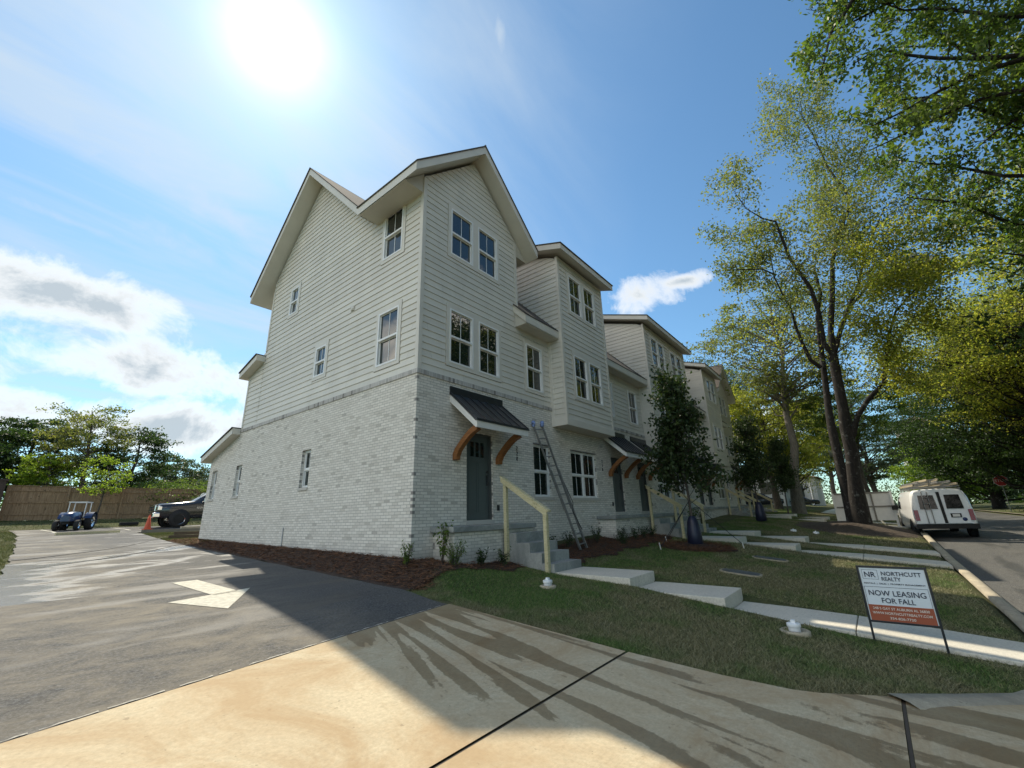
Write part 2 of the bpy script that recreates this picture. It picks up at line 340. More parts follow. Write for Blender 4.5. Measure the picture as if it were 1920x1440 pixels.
def axis_pts(segs):
    out=[]
    for a,b,s in segs:
        n=max(1,round((b-a)/s)); out+= [a+(b-a)*i/n for i in range(n)]
    return out+[segs[-1][1]]
gx=axis_pts([(-900,-100,200),(-100,-20,20),(-20,-7,1.5),(-7,8,.25),(8,30,.3),(30,42,.8),(42,100,5),(100,1500,200)])
gy=axis_pts([(-900,-100,200),(-100,-30,10),(-30,-16,1),(-16,-9.4,.6),(-9.4,2,.22),(2,32,.7),(32,100,8),(100,1500,200)])
def paved(x,y):
    j=-2.48+(x+1.26)*.143
    if -5<x<-1.0 and y>j and y<30: return True
    if x<-1.1 and y<=j: return True
    if y<KY+.02 and y>-15.6: return True
    return False
gv=[];gf=[]
for y in gy:
    for x in gx: gv.append((x,y,H(x,y)-.035))
nx_=len(gx)
for j in range(len(gy)-1):
    for i in range(nx_-1): gf.append((j*nx_+i,j*nx_+i+1,(j+1)*nx_+i+1,(j+1)*nx_+i))
def m_lawn():
    m,nt,b=mat('turf'); v=coords(nt); f=noise(nt,v,.9,5,.6); g=noise(nt,v,22,5,.75); h=noise(nt,v,70,3,.7)
    gr=ramp(nt,g,[(.3,(.045,.070,.025)),(.7,(.12,.155,.055))]); br=ramp(nt,g,[(.3,(.11,.10,.055)),(.7,(.27,.24,.14))])
    c=mix(nt,ramp(nt,f,[(.42,.12),(.62,.75)]),gr,br); c=mix(nt,.35,c,ramp(nt,h,[(.3,(.015,.02,.008)),(.7,(.12,.12,.06))]))
    L(nt,c,b.inputs['Base Color']); b.inputs['Roughness'].default_value=.95; b.inputs['Specular IOR Level'].default_value=.15; bump(nt,b,mth(nt,'ADD',g,h),.9,.03); return m
TURF=m_lawn()
g=MB(); g.mesh(gv,gf,0,True); tag(g.build('ground',TURF),kind='structure')
# driveway (asphalt), parking lot behind
def yr(a,b,s): n=max(1,round((b-a)/s)); return [a+(b-a)*i/n for i in range(n+1)]
def joint(x): return -2.48+(x+1.26)*.143
d=MB()
vs=[];fs=[]; ts=[0]+[((i+1)/60)**1 for i in range(60)]
nxd=18
for t in ts:
    for i in range(nxd+1):
        y0=joint(-1.26-(i/nxd)*5.97)
        y=y0+(19.2-y0)*t
        wob=.03*math.sin(y*2.3)+.025*math.sin(y*5.1)
        xr=-1.0+.02*math.sin(y*4) if y>-1.2 else -1.0-.26*sms(-1.0,-2.5,y)
        if y>10.5: xr=-1.0+.35*sms(10.5,19,y)
        xl=ip(y,[(.5,-7.2),(2,-6.7),(5,-5.5),(6.6,-5.25),(10.7,-4.93),(13,-4.75),(20,-4.35)])+wob
        x=xr+(xl-xr)*i/nxd
        vs.append((x,y,H(x,y)))
m_=nxd+1
for r in range(len(ts)-1):
    for i in range(nxd): fs.append((r*m_+i,r*m_+i+1,(r+1)*m_+i+1,(r+1)*m_+i))
d.mesh(vs,fs,0,True)
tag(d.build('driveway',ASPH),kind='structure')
d=MB(); patch(d,None,[(y,-4.35,34) for y in yr(19.2,25.3,.6)],.002,0,40); tag(d.build('parking_lot',ASPH),kind='structure')
# concrete apron, poured in bays with open joints between
EDGE=[(-2.45,-1.26),(-3.4,-1.25),(-5.25,-1.2),(-6.2,-1.12),(-6.85,-.98),(-7.45,-.45),(-7.9,.05),(-8.35,.62),(-8.75,1.7),(-9.12,3.2)]
def edge_x(y): return ip(-y,[(-a,b) for a,b in EDGE])
def bay(rows,name,mat_=APRON):
    b=MB(); vs=[];fs=[]; nx=26
    for k,(ya,yb) in enumerate(rows): pass
    return b
ap=MB()
def apron_bay(yt,yb,n,xl=-11.0):
    vs=[];fs=[];nx=30
    for k in range(n+1):
        for i in range(nx+1):
            t=i/nx
            yy=yt(t)+(yb-yt(t))*k/n
            xr=edge_x(yy)+.02; x=xr+(xl-xr)*t
            vs.append((x,yy,H(x,yy)+.004))
    for r in range(n):
        for i in range(nx): fs.append((r*(nx+1)+i,r*(nx+1)+i+1,(r+1)*(nx+1)+i+1,(r+1)*(nx+1)+i))
    ap.mesh(vs,fs,0,True)
apron_bay(lambda t:joint(-1.26-9.7*t)-.015,-5.235,14); apron_bay(lambda t:-5.265,-7.5,12); apron_bay(lambda t:-7.53,KY+.01,10)
tag(ap.build('apron',APRON),kind='structure')
jb=MB()
for yj in (-5.25,-7.515):
    vs=[];n=40
    for i in range(n+1):
        x=edge_x(yj)+( -11-edge_x(yj))*i/n
        for s in (-.012,.012): vs.append((x,yj+s,H(x,yj+s)-.006))
    jb.mesh(vs,[(2*i,2*i+1,2*i+3,2*i+2) for i in range(n)])
tag(jb.build('apron_joint',simple('joint filler',(.10,.08,.06),.9)),kind='structure')
# broken pale lip where asphalt meets concrete
lp=MB(); n=160; vs=[]
for i in range(n+1):
    x=-1.4-8*i/n; y=joint(x)
    w=.014+.008*math.sin(i*1.7)+.012*rng.random()
    for s in (.005,w): vs.append((x,y+s,H(x,y+s)+.006))
lp.mesh(vs,[(2*i,2*i+1,2*i+3,2*i+2) for i in range(n) if rng.random()>.22]); tag(lp.build('apron_lip',simple('cement crumbs',(.42,.40,.35),.95,var=.35,sc=40)),kind='structure')
# street
st=MB(); rows=[]
vs=[];fs=[];xs=axis_pts([(-30,10,1),(10,40,2),(40,160,10)]); ys=axis_pts([(-15.6,KY,.6)])
for y in ys:
    for x in xs: vs.append((x,y,H(x,y-.001)+.002))
m_=len(xs)
for j in range(len(ys)-1):
    for i in range(m_-1): fs.append((j*m_+i,j*m_+i+1,(j+1)*m_+i+1,(j+1)*m_+i))
st.mesh(vs,fs,0,True); tag(st.build('street',STREET),kind='structure')
# rolled kerb and gutter, sweeping round the corner of the lawn
def sweep(path,prof,name,mat_,close=False):
    mb=MB(); P=[Vector((x,y,0)) for x,y in path]; vs=[]
    for i,p in enumerate(P):
        t=(P[min(i+1,len(P)-1)]-P[max(i-1,0)]).normalized(); nrm=Vector((t.y,-t.x,0))
        for o_,z in prof(i):
            q=p+nrm*o_; vs.append((q.x,q.y,z))
    k=len(prof(0)); mb.mesh(vs,[(i*k+j,i*k+j+1,(i+1)*k+j+1,(i+1)*k+j) for i in range(len(P)-1) for j in range(k-1)],0,True)
    return tag(mb.build(name,mat_),kind='structure')
kp=[]
raw=[(-.47,-7.43),(-.34,-7.55),(-.15,-7.72),(.05,-7.9),(.62,-8.35),(1.2,-8.6),(1.9,-8.82),(2.7,-8.97),(3.6,-9.04)]+[(x,-9.06) for x in (5,7,9,11,13,16,19,22,25,28,32,36,40,46,52,60,70,85,110,150)]
def kprof(i):
    x,y=raw[i]; k=sms(0,6,i); top=H(x,y+.15)+.015
    if x>3: top=lawn(x,-9.06)+.02
    lo=H(x,y-.5) if y>KY+.6 else street(x,KY-.1)
    drop=min(top,max(lo+.012,top-.02-.13*k))
    return [(-.03,top-.06),(-.02,top),(.11,top),(.17,top-.02*k-.004),(.235,drop+.02*k),(.255,drop-.004),(.26,drop-.03)]
sweep(raw,kprof,'kerb',KERBM)
far=[(x,-15.6) for x in (-30,-10,0,10,20,30,40,60,90,150)]
sweep(far,lambda i:[(.25,street(far[i][0],-15.4)-.02),(.2,street(far[i][0],-15.4)+.12),(-.05,street(far[i][0],-15.4)+.13)],'kerb',KERBM)
# painted arrow and bay lines
a=MB()
def decal(poly,z=.005,n=1):
    # split finely so that it follows the ground
    x0=min(p[0] for p in poly)
    a.face([(x,y,H(x,y)+z) for x,y in poly])
def strip(p,q,w,n=12,z=.006):
    p=Vector(p);q=Vector(q);t=(q-p).normalized();nn=Vector((-t.y,t.x))*w/2
    for i in range(n):
        c=p+(q-p)*i/n;e=p+(q-p)*(i+1)/n
        a.face([(v.x,v.y,H(v.x,v.y)+z) for v in (c-nn,c+nn,e+nn,e-nn)])
strip((-3.15,2.62),(-3.05+-.0,.82),.40); 
for k in range(8):
    t0,t1=k/8,(k+1)/8; A=Vector((-3.86,.72)); B=Vector((-2.62,1.03)); T=Vector((-3.43,-.36))
    p0=A.lerp(T,t0);p1=A.lerp(T,t1);q0=B.lerp(T,t0);q1=B.lerp(T,t1)
    a.face([(v.x,v.y,H(v.x,v.y)+.006) for v in (p0,q0,q1,p1)])
tag(a.build('road_arrow',PAINT),kind='structure')
a=MB()
for x in (-3.3,-.7,1.9,4.5): strip((x,24.9),(x+.15,21.0),.11,16,.007)
strip((-1.6,19.4),(.2,19.55),.11,8,.007)
tag(a.build('parking_lines',PAINT),kind='structure')
# brown runoff joint across the drive
a=MB()
for k in range(24):
    def c(t): return Vector((-5.0+4.9*t,9.3+6.8*t**1.5+.12*math.sin(t*9)))
    w=.28*(1-k/24*.75)+.05*math.sin(k)
    p,q=c(k/24),c((k+1)/24); a.face([(p.x,p.y-w/2,H(p.x,p.y)+.006),(q.x,q.y-w/2,H(q.x,q.y)+.006),(q.x,q.y+w/2,H(q.x,q.y)+.006),(p.x,p.y+w/2,H(p.x,p.y)+.006)])
tag(a.build('driveway_seam',simple('patched seam',(.03,.029,.027),.7,var=.3)),kind='structure')
a=MB()
for k in range(24):
    def c2(t): return Vector((-4.9+4.4*t,7.0+5.2*t**1.4+.1*math.sin(t*7)))
    w=.16*(math.sin(math.pi*(k+.5)/24))+.02
    p,q=c2(k/24),c2((k+1)/24); a.face([(p.x,p.y-w/2,H(p.x,p.y)+.006),(q.x,q.y-w/2,H(q.x,q.y)+.006),(q.x,q.y+w/2,H(q.x,q.y)+.006),(p.x,p.y+w/2,H(p.x,p.y)+.006)])
tag(a.build('driveway_seam',bpy.data.materials['patched seam']),kind='structure')

# ------------------------------------------------------------------ the row of townhouses
TH=empty('townhouse_row',(0,0,0),label='three storey row of townhouses, pale lap siding over whitewashed brick, stepped gables and bays',cat='building')
LEN=32.2; ZB=4.14
def brick_face(mb,P,u0,u1,z0,z1,ops=(),depth=.12,uoff=0):
    """rect wall in (u,z) with openings and reveals; P(u,d,z) -> xyz, d = depth inwards"""
    us=sorted({u0,u1,*[o for q in ops for o in q[:2]]}); zs=sorted({z0,z1,*[o for q in ops for o in q[2:4]]})
    for a,b in zip(us,us[1:]):
        for c,e in zip(zs,zs[1:]):
            if any(q[0]-1e-6<=a and b<=q[1]+1e-6 and q[2]-1e-6<=c and e<=q[3]+1e-6 for q in ops): continue
            mb.face([P(a,0,c),P(b,0,c),P(b,0,e),P(a,0,e)],[(a-uoff,c),(b-uoff,c),(b-uoff,e),(a-uoff,e)])
    for a,b,c,e in ops:
        for (p,q) in (((a,c),(a,e)),((b,e),(b,c)),((a,e),(b,e)),((b,c),(a,c))):
            mb.face([P(p[0],0,p[1]),P(q[0],0,q[1]),P(q[0],depth,q[1]),P(p[0],depth,p[1])],[(0,p[1]+p[0]),(0,q[1]+q[0]),(depth,q[1]+q[0]),(depth,p[1]+p[0])])
PF=lambda u,d,z:(u,d,z)           # front face, plane y=0
PS=lambda u,d,z:(d,u,z)           # side face, plane x=0
DOORS=[(1.64,2.62,.70,2.87),(9.65,10.6,.80,2.88),(12.15,13.1,.80,2.88),(20.6,21.55,1.03,2.9),(22.3,23.25,1.03,2.9),(29.9,30.85,1.15,2.95)]
GW=[(4.49,5.36,1.29,2.86,1),(6.64,8.39,1.29,2.86,2),(14.4,16.02,1.33,2.84,2),(16.9,18.5,1.36,2.84,2),(24.9,26.6,1.42,2.86,2),(27.3,28.1,1.42,2.86,1)]
mb=MB(); brick_face(mb,PF,0,LEN,-1.2,4.08,[q[:4] for q in GW]+DOORS,.16)
wf=mb.build('brick_wall',BRICK,TH); wf['label']='shaded whitewashed brick street front with the doors'
SW=[(4.70,5.22,1.72,2.81),(9.67,10.18,1.72,2.81),(12.06,12.58,1.72,2.81)]
mb=MB(); brick_face(mb,PS,0,12.94,-.6,2.95,SW,.13)
mb.face([(0,0,2.95),(0,12.94,2.95),(0,12.94,3.3),(0,10.2,4.08),(0,0,4.08)],[(0,2.95),(12.94,2.95),(12.94,3.3),(10.2,4.08),(0,4.08)])
ws=mb.build('brick_wall',BRICK,TH); ws['label']='long whitewashed brick side wall beside the driveway'
mb=MB()
for (x0,x1,y0,y1,zz) in ((0,LEN,12.94,12.94,3.3),(0,LEN,10.28,10.28,6.3),(0,LEN,9.04,9.04,9.9)): mb.face([(x0,y0,-.5),(x1,y0,-.5),(x1,y0,zz),(x0,y0,zz)])
mb.face([(LEN,0,-.5),(LEN,12.94,-.5),(LEN,12.94,3.3),(LEN,9.04,9.8),(LEN,6,12.9),(LEN,2.4,9.6),(LEN,0,9.6)])
mb.build('rear_wall',SIDING,TH)
mb=MB()

def boxes(name,mt,par,*bs):
    for b_ in bs: m=MB(); m.box(*b_); m.build(name,mt,par)
boxes('brick_cap',CAP,TH,(-.025,5.70,-.025,.05,4.05,4.165),(-.025,.05,.051,10.3,4.05,4.165),(8.9,13.45,-.025,.05,4.05,4.165),(19.35,23.2,-.025,.05,4.05,4.165),(26.3,LEN+.02,-.025,.05,4.05,4.165))
# lap siding: every course is a tilted board
EXP=.1785
def siding(mb,P,z0,z1,ulo,uhi,ops=()):
    """P(u,d,z): d = distance outwards"""
    zs={z0,z1}
    k=0
    while z0+k*EXP<z1: zs.add(z0+k*EXP); k+=1
    for o in ops: zs|={o[2],o[3]}
    zs=sorted(z for z in zs if z0-1e-6<=z<=z1+1e-6)
    for a,b in zip(zs,zs[1:]):
        if b-a<1e-4: continue
        c=z0+math.floor((a-z0)/EXP+1e-5)*EXP
        da=.020*(1-(a-c)/EXP)+.001; db=.020*(1-(b-c)/EXP)+.001
        iv=[(ulo(a+1e-5),ulo(b-1e-5),uhi(a+1e-5),uhi(b-1e-5))]
        cuts=sorted(o for o in ops if o[2]<=a+1e-5 and o[3]>=b-1e-5)
        segs=[]; la,lb=iv[0][0],iv[0][1]
        for o in cuts: segs.append((la,lb,o[0],o[0])); la=lb=o[1]
        segs.append((la,lb,iv[0][2],iv[0][3]))
        for l0,l1,r0,r1 in segs:
            if r0-l0<.005 and r1-l1<.005: continue
            mb.face([P(l0,da,a),P(r0,da,a),P(max(r1,l1),db,b),P(l1,db,b)])
            if abs(a-c)<1e-4: mb.face([P(l0,0,a),P(r0,0,a),P(r0,da,a),P(l0,da,a)])
con=lambda v:(lambda z:v)
FS=lambda y0:(lambda u,d,z:(u,y0-d,z)); SS=lambda x0:(lambda u,d,z:(x0-d,u,z))
UZ=(7.765,9.265); MZ=(4.577,6.10)
def grow(o,m): return (o[0]-m,o[1]+m,o[2]-m,o[3]+m)
# window sets on siding: ('F'/'S', plane, u0,u1,z0,z1)
SWIN=[]
def pair(pl,a,b,c,e,zz): SWIN.append(('F',pl,[(a,b,*zz),(c,e,*zz)]))
for zz in (UZ,MZ): pair(.02,.992,1.877,2.098,2.971,zz)
SWIN.append(('F',.02,[(4.308,5.177,*MZ)]))
for zz in (UZ,MZ): pair(-.56,6.32,7.20,7.39,8.25,zz); pair(-.56,14.17,15.05,15.15,16.0,zz); pair(-.56,17.0,17.85,17.95,18.8,zz); pair(-.56,23.9,24.75,24.85,25.7,zz)
for zz in (UZ,MZ): pair(.02,29.2,30.05,30.25,31.1,zz)
for u in ((9.55,10.38),(11.98,12.82),(20.0,20.83),(22.0,22.83),(27.1,27.93)): SWIN.append(('F',.02,[(*u,*MZ)]))
SWIN+= [('S',.02,[(.824,1.707,*MZ)]),('S',.02,[(.848,1.707,*UZ)]),('S',.02,[(4.417,5.052,5.042,6.018)]),('S',.02,[(6.85,7.42,7.93,8.98)])]
def ops(kind,pl,lo=-99,hi=99):
    out=[]
    for k,p,ws in SWIN:
        if k==kind and abs(p-pl)<1e-6:
            for w in ws:
                if lo<=w[0]<hi: out.append(grow((ws[0][0],ws[-1][1],w[2],w[3]),.11)) if w is ws[0] else None
    return [o for o in out if o]
RID=12.95
def y_hi(z): return 10.28 if z<=6.3 else (10.28-(z-6.3)/(7.0-6.3)*1.24 if z<7.0 else min(9.04,6+(RID-z)))
def y_lo(z): return 0. if z<9.72 else 6-(RID-z)
mb=MB(); siding(mb,SS(.02),4.165,12.95,y_lo,y_hi,ops('S',.02)); mb.build('side_gable_siding',SIDING,TH)
def gab(x0,x1):
    c=(x0+x1)/2
    return (lambda z:x0 if z<9.72 else c-max(0,(11.55-z)/.95)),(lambda z:x1 if z<9.72 else c+max(0,(11.55-z)/.95))
def front_piece(name,pl,x0,x1,z0,z1,lo=None,hi=None):
    mb=MB(); siding(mb,FS(pl),z0,z1,lo or con(x0),hi or con(x1),ops('F',pl,x0,x1)); return mb.build(name,SIDING,TH)
l,h=gab(0,3.94); front_piece('front_gable_siding',.02,0,3.94,4.165,11.55,l,lambda z:h(z) if z>6.9 else 3.94)
front_piece('recess_siding',.02,3.94,5.66,4.165,7.0); front_piece('recess_siding',.02,8.93,13.42,4.165,7.0); front_piece('recess_siding',.02,19.38,23.08,4.165,7.0); front_piece('recess_siding',.02,26.36,28.26,4.165,7.0)
l2,h2=gab(28.26,LEN); front_piece('front_gable_siding',.02,28.26,LEN,4.165,11.55,l2,h2)
mb=MB(); mb.face([(3.94,.02,6),(3.94,5,6),(3.94,5,9.7),(3.94,.02,9.7)]); mb.build('gable_cheek',SIDING,TH)
mb=MB(); siding(mb,SS(28.26),6.8,9.7,con(.02),con(3)); mb.build('gable_cheek',SIDING,TH)
for bx0,bx1 in ((5.643,8.95),(13.4,19.4),(23.06,26.38)):
    mb=MB(); z0=3.735
    siding(mb,FS(-.56),z0,9.75,con(bx0),con(bx1),ops('F',-.56,bx0,bx1))
    siding(mb,SS(bx0),z0,11.2,lambda z:-.56 if z<9.7 else (z-9.7)/.33-.56,lambda z:.02 if z<6.5 else 4.5)
    mb.face([(bx1,-.56,z0),(bx1,.02,z0),(bx1,4.5,7),(bx1,4.5,11),(bx1,-.56,9.7)])
    by=mb.build('bay',SIDING,TH)
    s=MB(); s.box(bx0-.034,bx1+.028,-.594,.018,3.53,3.745); s.build('skirt_board',TRIM,by)
    boxes('corner_board',TRIM,by,(bx0-.032,bx0+.09,-.592,-.50,3.746,9.72),(bx1-.09,bx1+.026,-.592,-.5,3.746,9.72),(bx0-.022,bx0+.02,-.10,.015,3.746,6.5))
c=MB(); c.box(-.016,.095,-.018,.021,4.17,9.66); c.box(-.018,.0212,.0205,.10,4.17,9.66); c.build('corner_board',TRIM,TH)
boxes('corner_board',TRIM,TH,(3.85,3.96,-.014,.02,6.9,9.6),(-.014,.021,10.2,10.30,4.17,6.28),(-.014,.021,8.96,9.06,6.98,9.5),(LEN-.1,LEN+.02,-.01,.02,4.17,9.6))
# windows
def window(u0,u1,z0,z1,P,sashes=1,face=.012,deep=.07,mull=.045):
    """P(u,d,z) d>0 inwards. single-hung, each sash with one upright muntin"""
    fr=MB(); gl=MB(); mt=MB()
    def b(m,a,b_,c,e,d0,d1): 
        pts=[P(u,dd,z) for z in (c,e) for dd in (d0,d1) for u in (a,b_)]
        m.mesh(pts,[(0,2,3,1),(4,5,7,6),(0,1,5,4),(2,6,7,3),(0,4,6,2),(1,3,7,5)])
    w=(u1-u0)/sashes; f=.048
    for k in range(sashes):
        a,e=u0+k*w,u0+(k+1)*w; zm=z0+(z1-z0)*.485
        b(fr,a,a+f,z0,z1,-face,deep); b(fr,e-f,e,z0,z1,-face,deep); b(fr,a+f,e-f,z0,z0+f,-face,deep); b(fr,a+f,e-f,z1-f,z1,-face,deep)
        b(fr,a+f,e-f,zm-.028,zm+.028,-face+.006,deep)
        b(gl,a+f-.004,e-f+.004,z0+f-.004,zm-.026,.040,.048); b(gl,a+f-.004,e-f+.004,zm+.026,z1-f+.004,.018,.026)
        c=(a+e)/2; b(mt,c-.009,c+.009,z0+f,zm-.028,.032,.0395); b(mt,c-.009,c+.009,zm+.028,z1-f,.010,.0175)
        s=.022; 
        for (p,q,zz0,zz1,dd) in ((a+f,e-f,z0+f,zm-.028,.028),(a+f,e-f,zm+.028,z1-f,.006)):
            b(fr,p,p+s,zz0,zz1,dd,dd+.02); b(fr,q-s,q,zz0,zz1,dd,dd+.02); b(fr,p+s,q-s,zz0,zz0+s,dd,dd+.02); b(fr,p+s,q-s,zz1-s,zz1,dd,dd+.02)
    o=fr.build('window',VINYL,TH); gl.build('pane',GLASS,o); mt.build('muntin',VINYL,o); return o
for k,pl,ws in SWIN:
    P=(lambda u,d,z,pl=pl:(u,pl+d,z)) if k=='F' else (lambda u,d,z,pl=pl:(pl+d,u,z))
    last=None
    for w in ws: last=window(*w,P,1,.040,.10)
    t=MB(); u0,u1,z0,z1=ws[0][0],ws[-1][1],ws[0][2],ws[0][3]; q=.10; f0,f1=-.030,.03
    def bb(a,b_,c,e):
        t.mesh([P(u,dd,z) for z in (c,e) for dd in (f0,f1) for u in (a,b_)],[(0,2,3,1),(4,5,7,6),(0,1,5,4),(2,6,7,3),(0,4,6,2),(1,3,7,5)])
    bb(u0-q,u0,z0-q,z1+q*1.3); bb(u1,u1+q,z0-q,z1+q*1.3); bb(u0,u1,z1,z1+q*1.3); bb(u0,u1,z0-q,z0)
    for w,w2 in zip(ws,ws[1:]): bb(w[1],w2[0],z0,z1)
    t.build('window_trim',TRIM,last)
for a,b_,c,e,n in GW:
    o=window(a+.005,b_-.005,c+.005,e-.005,lambda u,d,z:(u,.07+d,z),n,.012,.08)
    s=MB(); s.box(a-.1,b_+.12,-.03,.16,c-.085,c); s.build('brick_sill',CAP if False else BRICK,o)
    s=MB(); s.box(a-.02,b_+.04,-.008,.02,e,e+.03); s.build('lintel',simple('steel lintel %d'%int(a),(.2,.19,.18),.7),o)
for a,b_,c,e in SW:
    o=window(a+.003,b_-.003,c+.003,e-.003,lambda u,d,z:(.10+d,u,z),1,.012,.08)
    s=MB(); s.box(-.03,.12,a-.02,b_+.02,c-.075,c); s.build('brick_sill',BRICK,o)
# roofs
def roof(name,quad,thick=.27,lab=None,over=.02,parent=TH):
    q=[Vector(p) for p in quad]; c=sum(q,Vector())/4
    top=MB(); nrm=(q[1]-q[0]).cross(q[3]-q[0]).normalized(); nrm=nrm if nrm.z>0 else -nrm
    e=[p+(p-c).normalized()*over*2 for p in q]
    def slab(mb,pts,t0,t1,vertical):
        d_=Vector((0,0,1))
        A=[p+d_*t1 for p in pts]; B=[p+d_*t0 for p in pts]
        mb.mesh(A+B,[(0,1,2,3),(7,6,5,4)]+[(i,(i+1)%4,4+(i+1)%4,4+i) for i in range(4)])
    slab(top,e,-.005,.035,True); o=top.build(name,SHINGLE,parent)
    so=MB(); slab(so,q,-thick,-.007,True); so.build('fascia',TRIM,o)
    return o
ZR=13.3; xo=.52
roof('roof',[(-xo,6,ZR),(LEN+xo,6,ZR),(LEN+xo,9.93,9.40),(-xo,9.93,9.40)])
roof('roof',[(-xo,6,ZR),(3.75,6,ZR),(3.75,2.35,9.62),(-xo,2.35,9.62)])
roof('roof',[(3.76,6,ZR),(LEN-3.76,6,ZR),(LEN-3.76,-.45,6.80),(3.76,-.45,6.80)])
roof('roof',[(LEN-3.75,6,ZR),(LEN+xo,6,ZR),(LEN+xo,2.35,9.62),(LEN-3.75,2.35,9.62)])
for x0,x1 in ((0,3.94),(LEN-3.94,LEN)):
    c=(x0+x1)/2; zr=11.93; hw=2.61; ze=9.45
    roof('gable_roof',[(c,-.47,zr),(c,4.6,zr),(c-hw,2.2,ze),(c-hw,-.47,ze)])
    roof('gable_roof',[(c,-.47,zr),(c,4.6,zr),(c+hw,2.2,ze),(c+hw,-.47,ze)])
    for sg_ in (-1,1):   # boxed eaves behind the rake
        s=MB(); wx=1.97; s.prism([(c+sg_*(hw-.025),ze-.285),(c+sg_*(hw-.025),ze-.262),(c+sg_*wx,ze-.262+(hw-.025-wx)*.95),(c+sg_*wx,ze-.285)],'y',.022,2.1); s.build('soffit',SOFFIT,TH)
for bx0,bx1 in ((5.643,8.95),(13.4,19.4),(23.06,26.38)):
    roof('bay_roof',[(bx0-.36,-.98,9.93),(bx1+.36,-.98,9.93),(bx1+.36,4.45,11.74),(bx0-.36,4.45,11.74)],.22)
roof('shed_roof',[(-.3,9.04,6.80),(LEN+.3,9.04,6.80),(LEN+.3,10.5,6.38),(-.3,10.5,6.38)],.22)
roof('shed_roof',[(-.3,10.28,4.20),(LEN+.3,10.28,4.20),(LEN+.3,13.25,3.40),(-.3,13.25,3.40)],.22)
for xa,xb in ((3.80,5.62),(8.97,13.37),(19.43,23.03),(26.41,28.2)):
    s=MB(); s.prism([(-.002,6.50),(-.425,6.50),(-.425,6.545),(-.002,6.96)],'x',xa,xb); s.build('soffit',SOFFIT,TH)
v=MB(); v.box(-.03,.0,3.02,3.16,6.69,6.83); v.box(-.05,-.03,3.05,3.13,6.70,6.76); v.build('wall_vent',TRIM,TH)
v=MB(); v.tube([(-.018,5.85,-.5),(-.018,5.85,.62),(.03,5.85,.66)],.017,8); v.build('conduit',simple('grey conduit',(.45,.45,.44),.5),TH)
# doors
for i,(a,b_,c,e) in enumerate(DOORS):
    dm=MB(); dm.box(a+.05,b_-.07,.10,.145,c+.02,e-.05); o=dm.build('door',DOORC,TH)
    f=MB(); f.box(a,a+.05,.055,.16,c,e); f.box(b_-.07,b_,.055,.16,c,e); f.box(a+.05,b_-.07,.055,.16,e-.05,e); f.box(a+.05,b_-.07,.06,.16,c-.005,c+.02); f.build('door_frame',JAMB,o)
    w=b_-a-.12; l=MB(); p=MB()
    for k in range(3):
        x=a+.05+w*(.20+.22*k); l.box(x,x+w*.15,.094,.103,e-.60,e-.22)
        p.box(x-.012,x,.090,.101,e-.61,e-.21); p.box(x+w*.15,x+w*.15+.012,.090,.101,e-.61,e-.21)
    l.build('door_light',GLASS,o)
    for k in range(2):
        x=a+.05+w*(.12+.42*k); p.box(x,x+.012,.092,.101,c+.2,e-.75); p.box(x+w*.34,x+w*.34+.012,.092,.101,c+.2,e-.75); p.box(x,x+w*.34+.012,.092,.1005,e-.75,e-.738); p.box(x,x+w*.34+.012,.092,.1005,c+.19,c+.2)
    p.build('door_panel',DOORC,o)
    hd=MB(); hd.box(b_-.155,b_-.11,.07,.10,c+.85,c+1.12); hd.tube([(b_-.13,.085,c+.86),(b_-.13,.035,c+.89),(b_-.13,.035,c+1.04),(b_-.13,.085,c+1.07)],.010,6); hd.lathe([(.0,-.02),(.03,-.02),(.03,.01)],(b_-.13,.085,c+1.2),'y',10); hd.build('handle',BLACKM,o)
    s=MB(); s.box(a-.02,b_+.02,-.02,.06,c-.10,c-.006); s.build('threshold',BRICK,o)
    bx=MB(); x=b_+.14 if i!=1 else a-.22; bx.box(x,x+.085,-.022,0,c+.22,c+.36); bx.box(x+.022,x+.063,-.028,-.0222,c+.25,c+.33); bx.build('outlet_box',BLACKM,TH)
